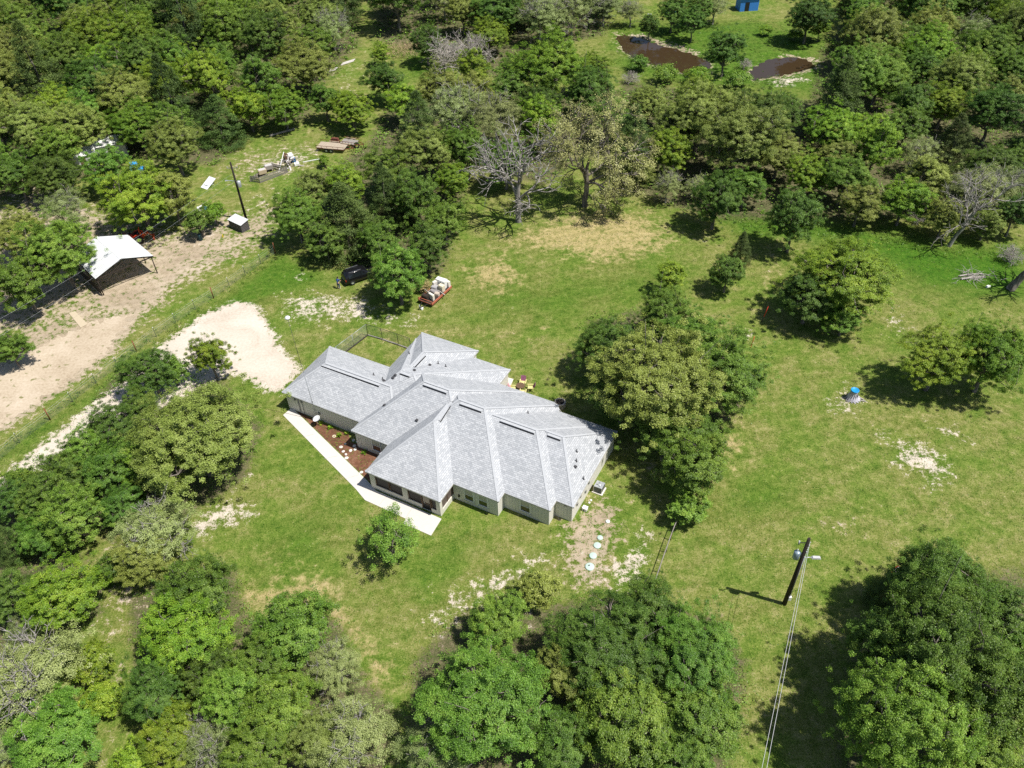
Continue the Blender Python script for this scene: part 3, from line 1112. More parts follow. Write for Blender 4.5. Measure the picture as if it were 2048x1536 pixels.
# inner back wall of the porch
pi_ = [(WL[3][0], WL[3][1]), (WL[6][0], WL[3][1]), (WL[6][0], WL[6][1])]
for p, q in zip(pi_[:-1], pi_[1:]):
    wall.add([hl(*p, -0.05), hl(*q, -0.05), hl(*q, WTOP), hl(*p, WTOP)], [(0, 1, 2, 3)])
wall.build("wall", M_SID, house)


def window(u, v, w, z0, z1):
    """double-hung window in a front wall (facing -v) centred at u"""
    f = MB()
    t = 0.095
    y = v - 0.035
    f.box(hl(u - w / 2 + t / 2, y, (z0 + z1) / 2), (t, 0.09, z1 - z0))
    f.box(hl(u + w / 2 - t / 2, y, (z0 + z1) / 2), (t, 0.09, z1 - z0))
    for z in (z0 + t / 2, z1 - t / 2, (z0 + z1) / 2):
        f.box(hl(u, y + (0.012 if z == (z0 + z1) / 2 else 0), z), (w - 2 * t, 0.08 if z != (z0 + z1) / 2 else 0.06, t * (1 if z != (z0 + z1) / 2 else 0.7)))
    o = f.build("window", M_white, house)
    MB().box(hl(u, v - 0.012, (z0 + z1) / 2), (w - t, 0.02, z1 - z0 - t)).build("pane", M_glass, o)
    MB().box(hl(u, v - 0.026, z1 - (z1 - z0) * 0.25), (w - 2 * t, 0.006, (z1 - z0) * 0.42)).build("blind", mat("cream_blind", (0.52, 0.50, 0.40), 0.9, var=0.04), o)
    MB().box(hl(u, v - 0.06, z0 - 0.03), (w + 0.12, 0.12, 0.05)).build("sill", mat("greige_trim", (0.5, 0.48, 0.45)), o)


window(-27.85, WL[6][1], 1.1, 0.62, 2.25)
window(-26.3, WL[6][1], 1.1, 0.62, 2.25)
window(-22.35, WL[8][1], 1.15, 0.62, 2.25)
window(-39.7, WL[2][1], 1.15, 0.6, 2.25)

# screened porch: knee wall, pillars, screens, door
M_SCREEN = mat("insect_screen", (0.012, 0.012, 0.013), 0.5, var=0.3, spec=0.3)
M_STUC = mat("porch_stucco", (0.66, 0.635, 0.56), 0.85, var=0.06)
pf, pl_, pr, pb, pbr = WL[4][1], WL[4][0], WL[5][0], WL[3][1], WL[6][1]
W = pr - pl_
fu = lambda t: pl_ + W * t
knee = MB()
knee.box(hl((fu(0.075) + fu(0.47)) / 2, pf + 0.1, 0.32), (fu(0.47) - fu(0.075), 0.2, 0.64))
knee.box(hl((fu(0.545) + fu(0.735)) / 2, pf + 0.1, 0.32), (fu(0.735) - fu(0.545), 0.2, 0.64))
knee.box(hl((fu(0.872) + fu(0.945)) / 2, pf + 0.1, 0.32), (fu(0.945) - fu(0.872), 0.2, 0.64))
knee.box(hl(pr - 0.1, (pf + 0.41 + pbr) / 2, 0.32), (0.2, pbr - pf - 0.41, 0.64))
knee.box(hl(pl_ + 0.1, (pf + 0.41 + pb) / 2, 0.32), (0.2, pb - pf - 0.41, 0.64))
knee.build("knee_wall", M_STUC, house)
for u, w in ((fu(0.0) + 0.3, 0.6), (fu(0.507), 0.6), (fu(1.0) - 0.225, 0.45)):
    MB().box(hl(u, pf + 0.2, WTOP / 2 - 0.02), (w, 0.4, WTOP + 0.04)).build("pillar", M_STUC, house)
for t0, t1 in ((0.078, 0.27), (0.284, 0.468), (0.548, 0.732), (0.876, 0.942)):
    s = MB().box(hl((fu(t0) + fu(t1)) / 2, pf + 0.13, (0.64 + WTOP) / 2), (fu(t1) - fu(t0), 0.01, WTOP - 0.64)).build("screen_panel", M_SCREEN, house)
    fr = MB()
    for u in (fu(t0) + 0.03, fu(t1) - 0.03):
        fr.box(hl(u, pf + 0.1, (0.64 + WTOP) / 2), (0.06, 0.05, WTOP - 0.64))
    fr.box(hl((fu(t0) + fu(t1)) / 2, pf + 0.1, 0.67), (fu(t1) - fu(t0) - 0.12, 0.05, 0.06))
    fr.build("screen_frame", M_brown, s)
for u, v0, v1 in ((pr, pf + 0.42, pbr), (pl_, pf + 0.42, pb)):
    k = -0.1 if u == pr else 0.1
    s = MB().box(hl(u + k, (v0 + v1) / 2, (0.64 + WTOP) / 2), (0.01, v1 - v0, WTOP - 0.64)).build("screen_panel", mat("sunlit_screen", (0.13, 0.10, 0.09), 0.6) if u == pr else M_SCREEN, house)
    fr = MB()
    for v in (v0 + 0.03, (v0 + v1) / 2, v1 - 0.04):
        fr.box(hl(u + k * 0.7, v, (0.64 + WTOP) / 2), (0.05, 0.06, WTOP - 0.64))
    fr.build("screen_frame", M_brown, s)
dr = MB().box(hl(fu(0.80), pf + 0.12, 1.04), (fu(0.868) - fu(0.738) - 0.16, 0.05, 2.04))
door = dr.build("screen_door", M_SCREEN, house)
fr = MB()
for t in (0.745, 0.861):
    fr.box(hl(fu(t), pf + 0.1, WTOP / 2), (0.09, 0.09, WTOP))
fr.box(hl(fu(0.803), pf + 0.08, 1.0), (0.75, 0.03, 0.1))
fr.box(hl(fu(0.803), pf + 0.08, 2.06), (0.75, 0.03, 0.09))
fr.build("door_frame", M_brown, door)
MB().box(hl(fu(0.803), pf + 0.085, 1.55), (0.72, 0.012, 0.85)).build("door_light", mat("frosted_light", (0.33, 0.27, 0.22), 0.5), door)
MB().box(hl(fu(0.775), pf + 0.07, 1.05), (0.04, 0.06, 0.12)).build("handle", M_galv, door)
# porch floor so the inside is not open to the lawn
MB().box(hl((pl_ + pr) / 2, (pf + pb) / 2, 0.04), (W - 0.1, pb - pf - 0.1, 0.1)).build("porch_floor", M_conc, house)
# fittings on the walls
for t, z0, z1, w in ((-50.9, 0.3, 2.3, 0.09), (-50.4, 0.2, 2.0, 0.05)):
    MB().cyl(hl(t, WL[0][1] - 0.06, z0), hl(t, WL[0][1] - 0.06, z1), w / 2, n=8).build("conduit", mat("grey_conduit", (0.22, 0.22, 0.21)), house)
for u, z in ((-51.3, 2.0), (-50.4, 2.05), (-48.2, 1.2)):
    MB().box(hl(u, WL[0][1] - 0.07, z), (0.2, 0.14, 0.28)).build("junction_box", mat("grey_conduit", (0.22, 0.22, 0.21)), house)
MB().box(hl(WL[6][0] + 0.62, WL[6][1] - 0.06, 0.75), (0.16, 0.12, 0.3)).build("hose_bib_box", M_blackmetal, house)
MB().box(hl(-18.7, WL[10][1] - 0.08, 2.25), (0.25, 0.16, 0.12)).build("flood_lamp", M_blackmetal, house)
for v, z in ((45.5, 1.5), (46.2, 1.9), (47.5, 1.2), (48.3, 1.7)):
    MB().box(hl(WL[12][0] + 0.06, v, z), (0.12, 0.22, 0.3)).build("meter_box", mat("grey_conduit", (0.22, 0.22, 0.21)), house)

# walk, mulch bed, back patio
walk_px = [(566, 830), (584, 815), (735, 962), (752, 981), (883, 1037.5), (862, 1071), (807, 1047), (811, 1037), (730, 1000), (711.7, 978)]
wk = MB().prism([tuple(p) for p in atn(walk_px, 0.05)], -0.05, 0.05)
walkm = mat("pale_walk", (0.60, 0.565, 0.52), 0.85, var=0.06, scale=2.5, bump=0.1)
struct(wk.build("concrete_walk", walkm))
jo = MB()
for (a, b) in (((628, 868), (606, 874)), ((673, 912), (647, 918)), ((716, 950), (690, 958)), ((775, 991), (757, 1011)), ((826, 1013), (811, 1037))):
    jo.beam(at(*a, 0.053), at(*b, 0.053), 0.03, 0.004)
struct(jo.build("walk_joints", mat("joint_line", (0.36, 0.34, 0.31))))
bed = atn([(588, 817), (742, 966), (756, 975), (776, 930), (778, 905), (735, 893), (702, 884), (697, 868), (640, 845)])
sheet("mulch_bed", ragged(bed.tolist(), 0.4, 0.06, 6), 0.02,
      soil_sheet_mat("red_mulch", [(0.3, (0.075, 0.040, 0.024)), (0.48, (0.165, 0.078, 0.046)), (0.66, (0.27, 0.155, 0.10))], (0.10, 0.11, 0.04), 0.66))
struct(MB().prism([tuple(p) for p in atn([(1001, 772), (1010, 753), (1027, 758), (1019, 776), (1010, 784), (995, 780)], 0.06)], -0.04, 0.06).build("back_patio", mat("pale_concrete", (0.66, 0.62, 0.56))))


# ------------------------------------------------------------------ things in the yard
def g0(px, py):
    return at(px, py, 0.0)


# ---- air conditioner and utility bits beside the house
p = g0(1198, 981)
t = thing("air_conditioner", "grey outdoor air conditioner with round fan on a concrete pad beside the house", "air conditioner", p, YAW)
MB().box((0, 0, 0.06), (1.12, 1.12, 0.12)).build("pad", M_conc, t)
MB().box((0, 0, 0.50), (0.82, 0.82, 0.76)).build("coil_body", mat("dark_louvre", (0.10, 0.105, 0.11), 0.6, var=0.2, scale=30), t)
fr = MB()
for sx in (-1, 1):
    for sy in (-1, 1):
        fr.box((sx * 0.415, sy * 0.415, 0.50), (0.06, 0.06, 0.78))
fr.build("corner_frame", M_galv, t)
MB().lathe([(0.0, 0.905), (0.34, 0.905), (0.36, 0.925), (0.60, 0.925), (0.60, 0.885), (0.36, 0.885)], 4, M=Matrix.Rotation(R(45), 3, 'Z'), smooth=False).build("top_cover", M_galv, t)
MB().lathe([(0.0, 0.95), (0.13, 0.95), (0.15, 0.93)], 14).build("fan_hub", M_galv, t)
fb = MB()
for k in range(4):
    a_ = k * math.pi / 2 + 0.3
    fb.box((0.21 * math.cos(a_), 0.21 * math.sin(a_), 0.935), (0.26, 0.13, 0.012), a_, (0.3, 0))
fb.build("fan_blades", M_grey, t)
MB().box((-0.50, -0.36, 0.42), (0.12, 0.12, 0.55)).build("pipe_box", M_brown, t)

p = g0(1170, 1020)
t = thing("cleanout_box", "small white box on the ground at the house's right front corner", "box", p, YAW)
MB().box((0, 0, 0.2), (0.46, 0.40, 0.38)).build("body", M_white, t)
MB().box((0, 0, 0.405), (0.50, 0.44, 0.035)).build("lid", M_white, t)
MB().box((-0.06, -0.204, 0.16), (0.16, 0.012, 0.16)).build("opening", M_black, t)
for k, (x, y, lab) in enumerate(((1178.5, 1006, "white pipe cap next to the small white box"), (1182, 1001, "white pipe cap further from the small white box"))):
    o = MB().lathe([(0.10, 0), (0.10, 0.09), (0.085, 0.11), (0.0, 0.115)], 12).build("pipe_cap", M_white)
    o.location = g0(x, y)
    tag(o, lab, "pipe cap", "white pipe caps by the house")

# ---- septic lids
M_teal = mat("pale_teal_plastic", (0.46, 0.58, 0.52), 0.6, var=0.07)
for x, y, r_, lab, knob in ((1179.5, 1134, 0.40, "largest pale teal septic lid with a dark knob, nearest the trees", 1), (1186, 1112, 0.33, "pale teal septic lid second from the trees", 0),
                            (1194.5, 1091.5, 0.33, "pale teal septic lid in the middle of the row of five", 0), (1200, 1076, 0.25, "whitish teal septic lid second from the house end", 0),
                            (1215.5, 1043.5, 0.19, "smallest and whitest septic lid, nearest the air conditioner", 0)):
    t = thing("septic_lid", lab, "septic lid", g0(x, y), 0, "septic lids in a row beside the house")
    MB().lathe([(r_ + 0.02, -0.02), (r_ + 0.02, 0.09), (r_, 0.11), (r_ * 0.9, 0.115), (r_ * 0.5, 0.15), (0, 0.16)], 24).build("lid", M_teal if r_ > 0.2 else mat("teal_white", (0.62, 0.67, 0.64), 0.6), t)
    if knob:
        MB().box((-0.06, 0.06, 0.19), (0.1, 0.07, 0.08), 0.5).build("knob", M_black, t)

# ---- back patio furniture
M_plum = mat("plum_paint", (0.30, 0.06, 0.22), 0.6, var=0.1)
M_yel = mat("pale_yellow_paint", (0.66, 0.60, 0.26), 0.6, var=0.1)


def patio_chair(x, y, face, lab, backm):
    t = thing("patio_chair", lab, "chair", g0(x, y), face, "slatted chairs round the patio table")
    s = MB()
    for k in range(5):
        s.box((-0.24 + 0.12 * k, 0, 0.38 + 0.012 * k), (0.105, 0.56, 0.025))
    s.build("seat", M_yel, t)
    b = MB()
    for k in range(5):
        y_ = -0.22 + 0.11 * k
        b.beam((-0.27, y_, 0.33), (-0.56, y_ * 1.15, 1.02 - 0.03 * abs(k - 2)), 0.09, 0.025)
    b.build("backrest", backm, t)
    for sy in (-1, 1):
        MB().box((0.0, sy * 0.33, 0.58), (0.68, 0.11, 0.03)).build("armrest", M_yel, t)
        MB().box((0.27, sy * 0.33, 0.285), (0.08, 0.06, 0.56)).build("leg", M_yel, t)
        MB().beam((-0.36, sy * 0.33, 0.0), (-0.20, sy * 0.33, 0.565), 0.07, 0.06).build("leg", M_yel, t)


_up2 = YAW + R(90)
patio_chair(1046, 770, R(-100), "patio chair with a plum back beyond the round patio table", M_plum)
patio_chair(1061, 780, R(178), "patio chair with a plum back right of the round patio table", M_plum)
patio_chair(1026, 782, R(-8), "patio chair with a pink back left of the round patio table", mat("faded_pink", (0.60, 0.30, 0.36), 0.6))
patio_chair(1046, 789, R(80), "patio chair on the house side, half hidden by the roof edge", M_plum)
t = thing("patio_table", "round dark brown slatted table among the plum patio chairs", "table", g0(1041, 779), 0.3)
s = MB()
for k in range(7):
    y_ = -0.42 + 0.14 * k
    w_ = 2 * math.sqrt(max(0.02, 0.5 ** 2 - y_ ** 2))
    s.box((0, y_, 0.62), (w_, 0.125, 0.03))
s.build("tabletop", M_brown, t)
for sx in (-1, 1):
    for sy in (-1, 1):
        MB().beam((sx * 0.34, sy * 0.34, 0), (sx * 0.26, sy * 0.26, 0.605), 0.06, 0.06).build("leg", M_brown, t)

# ---- stone ring fire pit
t = thing("fire_pit", "round pit ring of pale stones on the grass behind the house", "fire pit", g0(1120, 812))
MB().lathe([(0.56, 0.0), (0.57, 0.62), (0.40, 0.64), (0.385, 0.1), (0.0, 0.1)], 20).build("liner", mat("dark_liner", (0.05, 0.045, 0.04), 0.95), t)  # liner in one dark tone behind the stone courses
r_ = random.Random(4)
for row in range(4):
    s = MB()
    for k in range(13):
        a_ = (k + 0.5 * (row % 2)) * 2 * math.pi / 13 + r_.uniform(-.05, .05)
        s.box((0.545 * math.cos(a_), 0.545 * math.sin(a_), 0.09 + row * 0.17), (0.17, 0.27 + r_.uniform(-.03, .02), 0.15 + r_.uniform(-.01, .01)), a_ + r_.uniform(-.1, .1), taper=0.88)
    s.build("stone_course", mat("pale_stone", (0.50, 0.44, 0.37), 0.9, var=0.3, scale=4), t)

# ---- satellite dish, mast
M_dish = mat("dish_white", (0.72, 0.73, 0.74), 0.5, var=0.03)


def dish_mb(rad, M, o):
    return MB().lathe([(0.0, 0.0), (rad * 0.5, 0.03 * rad * 2), (rad * 0.85, 0.11 * rad * 1.6), (rad, 0.16 * rad * 1.6), (rad, 0.16 * rad * 1.6 - 0.02), (rad * 0.5, 0.0), (0, -0.03)], 24, o, M)


base = g0(637, 851)
t = thing("satellite_dish", "white satellite dish on a short post in the mulch bed", "satellite dish", base)
MB().cyl((0, 0, 0), (0, 0, 0.95), 0.035, n=10).build("post", M_grey, t)
tilt = Matrix.Rotation(R(200), 3, 'Z') @ Matrix.Rotation(R(18), 3, 'Y')
dish_mb(0.42, tilt, (0, 0, 1.02)).build("reflector", M_dish, t)
MB().beam((0, 0, 1.0), tilt @ Vector((0.30, 0, 0.42)) + Vector((0, 0, 1.0)), 0.025).build("feed_arm", M_grey, t)
base = g0(635.5, 842)
# height from the seen top at (575, 634)
top_h = min(np.linspace(4, 22, 400), key=lambda h: np.hypot(*(to_px((base.x, base.y, h))[0] - np.array([575, 636]))))
lean = (at(575, 636, top_h) - Vector((base.x, base.y, top_h)))
t = thing("antenna_mast", "tall thin antenna mast with a white round dish on top, rising beside the garage", "antenna mast", base)
topv = Vector((lean.x, lean.y, top_h))
MB().cyl((0, 0, 0), topv * 0.5, 0.03, 0.026, 8).build("lower_tube", M_grey, t)
MB().cyl(topv * 0.5, topv, 0.024, 0.018, 8).build("upper_tube", mat("dark_mast", (0.07, 0.07, 0.075), 0.5), t)
MB().lathe([(0.0, 0.16), (0.16, 0.13), (0.26, 0.02), (0.27, -0.06), (0.18, -0.16), (0, -0.2)], 18, topv + Vector((0, 0, 0.05))).build("radome", M_dish, t)
MB().lathe([(0.05, 0.0), (0.08, 0.05), (0.05, 0.1)], 10, topv * 0.2).build("clamp", M_blackmetal, t)

# ---- stepping stones and flowers in the bed
for k, (zx, zy, rr) in enumerate(((1040, 975, 30), (1205, 1035, 30), (1280, 1020, 24), (1080, 1050, 26), (1125, 1100, 24), (1135, 1160, 32), (1255, 858, 28),
                                  (1330, 885, 32), (1270, 955, 28), (1348, 930, 26), (1390, 1405, 28), (1352, 1432, 18), (1115, 920, 20), (1290, 1000, 18))):
    o = MB().lathe([(rr * 0.0062, -0.01), (rr * 0.0062, 0.05), (rr * 0.0054, 0.062), (0, 0.062)], 9 + k % 4).build("stepping_stone", mat("white_stone", (0.66, 0.63, 0.58), 0.85, var=0.1))
    o.location = at(560 + zx * 0.1172, 780 + zy * 0.1172, 0.02)
    o.rotation_euler = (0, 0, k * 1.3)
    o.scale = (1.1, 0.92, 1)
    tag(o, "flat white round stone lying in the mulch bed", "stepping stone", "white stones scattered in the mulch bed")
t = thing("stone_ring", "small pale ring ornament in the mulch bed", "ornament", at(668.3, 873, 0.02))
MB().lathe([(0.10, 0.0), (0.21, 0.0), (0.21, 0.07), (0.10, 0.07), (0.10, 0.0)], 14).build("ring", mat("cream_stone", (0.62, 0.54, 0.38), 0.85), t)
for k, (zx, zy, n_, lab) in enumerate(((705, 575, 26, "white-flowered plant beside the satellite dish"), (860, 655, 40, "bright leafy plant second along the garage wall"),
                                       (1015, 785, 46, "largest leafy plant in the middle of the mulch bed"), (1150, 760, 30, "leafy plant near the garage's inner corner"),
                                       (1440, 1080, 30, "leafy plant below the bed's window"))):
    t = thing("bed_plant", lab, "plant", at(560 + zx * 0.1172, 780 + zy * 0.1172, 0.02), k)
    rr = np.random.default_rng(k + 3)
    s = MB()
    for q in range(n_):
        a_ = rr.uniform(0, 6.28)
        L_ = rr.uniform(0.25, 0.55)
        e = rr.uniform(0.2, 1.1)
        tip = Vector((math.cos(a_) * math.cos(e), math.sin(a_) * math.cos(e), math.sin(e))) * L_
        w_ = Vector((-math.sin(a_), math.cos(a_), 0)) * 0.045
        m_ = tip * 0.55 + Vector((0, 0, 0.05))
        s.add([(0, 0, 0), m_ - w_, tip, m_ + w_], [(0, 1, 2, 3)])
    s.build("leaves", LEAF['bright'], t)
    if k == 0:
        f = MB()
        for q in range(4):
            f.lathe([(0.0, -0.03), (0.05, 0), (0.0, 0.03)], 7, (rr.uniform(-.12, .2), rr.uniform(-.1, .25), 0.45 + rr.uniform(0, .1)))
        f.build("flowers", M_white, t)


# ---- fences
def wire_mat(name, c, gap=0.06, wire=0.1):
    """woven wire: real openings through transparency of a fine mesh"""
    m = bpy.data.materials.new(name)
    n, l, b = nodes_of(m)
    b.inputs["Base Color"].default_value = (*c, 1)
    b.inputs["Metallic"].default_value = 0.3
    b.inputs["Roughness"].default_value = 0.5
    uv = n.new("ShaderNodeUVMap")
    br = n.new("ShaderNodeTexBrick")
    br.offset = 0.5
    br.inputs["Scale"].default_value = 1
    br.inputs["Brick Width"].default_value = gap
    br.inputs["Row Height"].default_value = gap
    br.inputs["Mortar Size"].default_value = gap * wire
    l.new(uv.outputs[0], br.inputs["Vector"])
    l.new(br.outputs["Fac"], b.inputs["Alpha"])
    return m


def mesh_panel(name, a, b, z0, z1, m, parent):
    o = make_obj(name, [(*a[:2], z0), (*b[:2], z0), (*b[:2], z1), (*a[:2], z1)], [(0, 1, 2, 3)], m, parent)
    L = math.hypot(b[0] - a[0], b[1] - a[1])
    uvl_ = o.data.uv_layers.new(name="UVMap")
    for lp, q in zip(o.data.loops, ((0, 0), (L, 0), (L, z1 - z0), (0, z1 - z0))):
        uvl_.data[lp.index].uv = q
    return o


M_link = wire_mat("chain_link", (0.38, 0.40, 0.41), 0.075, 0.07)
M_field = wire_mat("field_wire", (0.36, 0.38, 0.37), 0.16, 0.035)
kc = [g0(676, 716), g0(708, 692), g0(735.8, 670.5), g0(765, 679), g0(797, 690), g0(822, 699)]
o_ = kc[2]
t = thing("dog_run_fence", "chain-link dog run fence enclosing the grass corner behind the garage", "fence", o_)
kl = [q - o_ for q in kc]
for k, q in enumerate(kl):
    MB().cyl(q, q + Vector((0, 0, 1.75)), 0.034, n=8).build("post", M_blackmetal if k > 1 else M_galv, t)
for k, (a_, b_) in enumerate(zip(kl[:-1], kl[1:])):
    MB().cyl(a_ + Vector((0, 0, 1.74)), b_ + Vector((0, 0, 1.74)), 0.024, n=6).build("top_rail", M_galv if k < 2 else M_blackmetal, t)
    mesh_panel("chain_link", a_, b_, 0.04, 1.73, M_link, t)
    MB().beam(a_ + Vector((0, 0, 0.05)), b_ + Vector((0, 0, 0.05)), 0.14, 0.10).build("base_board", M_wood_grey if k > 1 else M_wood_dark, t)

line = [(-22, 940), (40, 886), (101, 840), (146, 804), (193, 767), (236, 734), (273.6, 703.5), (313, 674), (352, 646), (391, 619), (427.5, 596.5), (459, 574), (491, 551), (522, 528), (551, 507)]
rusty = {2, 6, 10, 14}
o_ = g0(*line[6])
t = thing("wire_fence", "long wire fence with thin steel and rusty posts between dirt road and driveway", "fence", o_)
fl = [g0(*q) - o_ for q in line]
for k, q in enumerate(fl):
    if k in rusty:
        MB().cyl(q, q + Vector((0, 0, 1.75)), 0.07, n=10).build("post", M_rust, t)['label'] = "thick rusty pipe post"
    else:
        MB().box(q + Vector((0, 0, 0.72)), (0.06, 0.06, 1.44), 0.6).build("post", mat("green_steel", (0.07, 0.10, 0.07), 0.6), t)
        MB().box(q + Vector((0, 0, 1.50)), (0.065, 0.065, 0.13), 0.6).build("post_cap", M_white, t)
for a_, b_ in zip(fl[:-1], fl[1:]):
    mesh_panel("field_wire", a_, b_, 0.05, 1.1, M_field, t)
for z in (1.1, 1.38):
    s = MB()
    for a_, b_ in zip(fl[:-1], fl[1:]):
        s.cyl(a_ + Vector((0, 0, z)), b_ + Vector((0, 0, z)), 0.008, n=4, caps=False)
    s.build("wire_strand", M_galv, t)
ln2 = [(1301, 1195), (1318, 1145), (1332, 1105), (1341, 1080), (1352, 1052), (1362, 1028)]
o_ = g0(*ln2[0])
t = thing("board_topped_fence", "short low wire fence with a grey top rail beside the white sand patch", "fence", o_)
fl = [g0(*q) - o_ for q in ln2]
for k, q in enumerate(fl):
    MB().cyl(q, q + Vector((0, 0, 1.15)), 0.045, n=8).build("post", M_rust if k == 3 else M_wood_grey, t)
for a_, b_ in zip(fl[:-1], fl[1:]):
    mesh_panel("field_wire", a_, b_, 0.05, 1.1, M_field, t)
    MB().cyl(a_ + Vector((0, 0, 1.14)), b_ + Vector((0, 0, 1.14)), 0.04, n=6).build("top_rail", M_wood_grey, t)

# ---- utility poles and lines
M_ins = mat("insulator_grey", (0.42, 0.42, 0.44), 0.4)


def can(mb, o, r, h):
    return mb.lathe([(r * 0.92, 0), (r, 0.03), (r, h - 0.05), (r * 0.8, h), (r * 0.5, h + 0.05), (0, h + 0.06)], 18, o)


base = g0(1568.5, 1208)
H_R = 9.5
t = thing("utility_pole", "dark utility pole with a transformer and a street lamp arm on the lawn", "utility pole", base)
MB().cyl((0, 0, -0.1), (0, 0, H_R), 0.20, 0.13, 12).build("pole", M_pole, t)
e = (at(1590, 1108, 7.7) - base)
e.z = 0
s = can(MB(), (-0.52, 0.02, 6.9), 0.27, 0.85)
tr_ = s.build("transformer", mat("transformer_blue_grey", (0.28, 0.36, 0.42), 0.35, 0.3), t)
MB().lathe([(0.035, 0), (0.06, 0.06), (0.03, 0.12), (0.055, 0.18), (0.03, 0.26), (0, 0.27)], 10, (-0.55, 0.05, 7.8)).build("bushing", M_white, tr_)
MB().box((-0.25, 0.02, 7.3), (0.3, 0.1, 0.4)).build("bracket", M_grey, t)
MB().beam((0, 0, 8.95), (-0.75, -0.12, 9.15), 0.06).build("cutout_arm", M_blackmetal, t)
MB().cyl((-0.75, -0.12, 8.95), (-0.78, -0.12, 9.4), 0.06, n=10).build("fuse_cutout", M_ins, t)
MB().cyl((0.1, -0.02, 7.0), (0.75, -0.08, 7.05), 0.03, n=8).build("lamp_arm", M_galv, t)
MB().box((1.1, -0.11, 7.06), (0.75, 0.30, 0.13), -0.08, taper=0.75).build("lamp_head", mat("lamp_silver", (0.62, 0.62, 0.62), 0.4, 0.3), t)
for k, z in enumerate((7.7, 8.6)):
    MB().lathe([(0.03, 0), (0.07, 0.05), (0.04, 0.1), (0.06, 0.15), (0, 0.18)], 10, (0.14, -0.10, z)).build("insulator", M_ins, t)
MB().box((0.2, -0.16, 1.15), (0.24, 0.18, 0.5)).build("meter_box", M_white, t)
MB().cyl((0.17, -0.15, 1.4), (0.13, -0.1, 7.2), 0.035, n=8).build("riser_pipe", M_galv, t)
st = MB()
for k in range(6):
    st.box((0.14, -0.11, 7.9 + 0.25 * k), (0.12, 0.05, 0.04), 0.6)
st.build("step_bolts", M_galv, t)


def cable(name, label, pts, rad, material, sag=0.35, group=None):
    P_ = []
    for a_, b_ in zip(pts[:-1], pts[1:]):
        for k in range(14):
            q = a_.lerp(b_, k / 14)
            q.z -= sag * 4 * (k / 14) * (1 - k / 14)
            P_.append(q)
    P_.append(pts[-1])
    o = P_[0].copy()
    s = MB()
    for a_, b_ in zip(P_[:-1], P_[1:]):
        s.cyl(a_ - o, b_ - o, rad, n=5, caps=False)
    ob = s.build(name, material)
    ob.location = o
    return tag(ob, label, "power line", group)


M_wire = mat("aluminium_wire", (0.62, 0.62, 0.63), 0.4, 0.2, var=0.05)
b2 = Vector((base.x, base.y, 0))
cable("power_line", "left of two pale power lines running from the pole to the bottom edge", [b2 + Vector((0.14, -0.10, 7.75)), at(1519, 1560, 7.3), at(1500, 1720, 7.5)], 0.016, M_wire, 0.12, "power lines from the lawn pole")
cable("power_line", "right of two pale power lines running from the pole to the bottom edge", [b2 + Vector((0.16, -0.10, 8.65)), at(1529, 1560, 8.1), at(1513, 1720, 8.3)], 0.016, M_wire, 0.12, "power lines from the lawn pole")

base = g0(493, 440)
t = thing("utility_pole", "dark utility pole with a grey transformer standing behind the metal-roofed shed", "utility pole", base)
MB().cyl((0, 0, -0.1), (0, 0, 9.3), 0.19, 0.12, 12).build("pole", M_pole, t)
can(MB(), (0.42, -0.05, 5.5), 0.28, 0.9).build("transformer", M_galv, t)
MB().box((0.2, -0.03, 5.9), (0.25, 0.1, 0.4)).build("bracket", M_grey, t)
MB().beam((-0.1, 0, 6.4), (-1.1, -0.1, 6.55), 0.07).build("lamp_arm", M_galv, t)
MB().box((-1.25, -0.1, 6.55), (0.4, 0.2, 0.1), taper=0.8).build("lamp_head", M_galv, t)
MB().beam((-0.7, 0, 8.4), (0.8, 0.05, 8.4), 0.08).build("cross_arm", M_wood_grey, t)
for sx in (-0.65, 0.75):
    MB().lathe([(0.03, 0), (0.07, 0.06), (0.04, 0.12), (0.06, 0.18), (0, 0.2)], 10, (sx, 0.02, 8.44)).build("insulator", M_ins, t)
cable("service_line", "upper of two thin lines running from the shed's pole over the pole barn", [base + Vector((-0.1, -0.1, 7.6)), at(-30, 655, 6.0)], 0.009, M_grey, 0.5, "lines over the pole barn")
cable("service_line", "lower of two thin lines running from the shed's pole over the pole barn", [base + Vector((0.1, -0.12, 6.6)), at(-30, 690, 5.0)], 0.009, M_grey, 0.5, "lines over the pole barn")


# ---- pole barn
def corrugated(name, c, rough=0.35):
    m = bpy.data.materials.new(name)
    n, l, b = nodes_of(m)
    uv = n.new("ShaderNodeUVMap")
    wv = n.new("ShaderNodeTexWave")
    wv.bands_direction = 'X'
    wv.inputs["Scale"].default_value = 1.1
    l.new(uv.outputs[0], wv.inputs["Vector"])
    no = n.new("ShaderNodeTexNoise")
    no.inputs["Scale"].default_value = 0.9
    no.inputs["Detail"].default_value = 5
    l.new(uv.outputs[0], no.inputs["Vector"])
    mx = n.new("ShaderNodeMix")
    mx.data_type = 'RGBA'
    mx.inputs[6].default_value = (*[x * 0.78 for x in c], 1)
    mx.inputs[7].default_value = (*c, 1)
    l.new(no.outputs["Fac"], mx.inputs[0])
    l.new(mx.outputs[2], b.inputs["Base Color"])
    b.inputs["Roughness"].default_value = rough
    b.inputs["Metallic"].default_value = 0.05
    bp = n.new("ShaderNodeBump")
    bp.inputs["Strength"].default_value = 0.7
    bp.inputs["Distance"].default_value = 0.04
    l.new(wv.outputs["Fac"], bp.inputs["Height"])
    l.new(bp.outputs[0], b.inputs["Normal"])
    return m


M_tin = corrugated("white_tin", (0.80, 0.82, 0.84), 0.3)


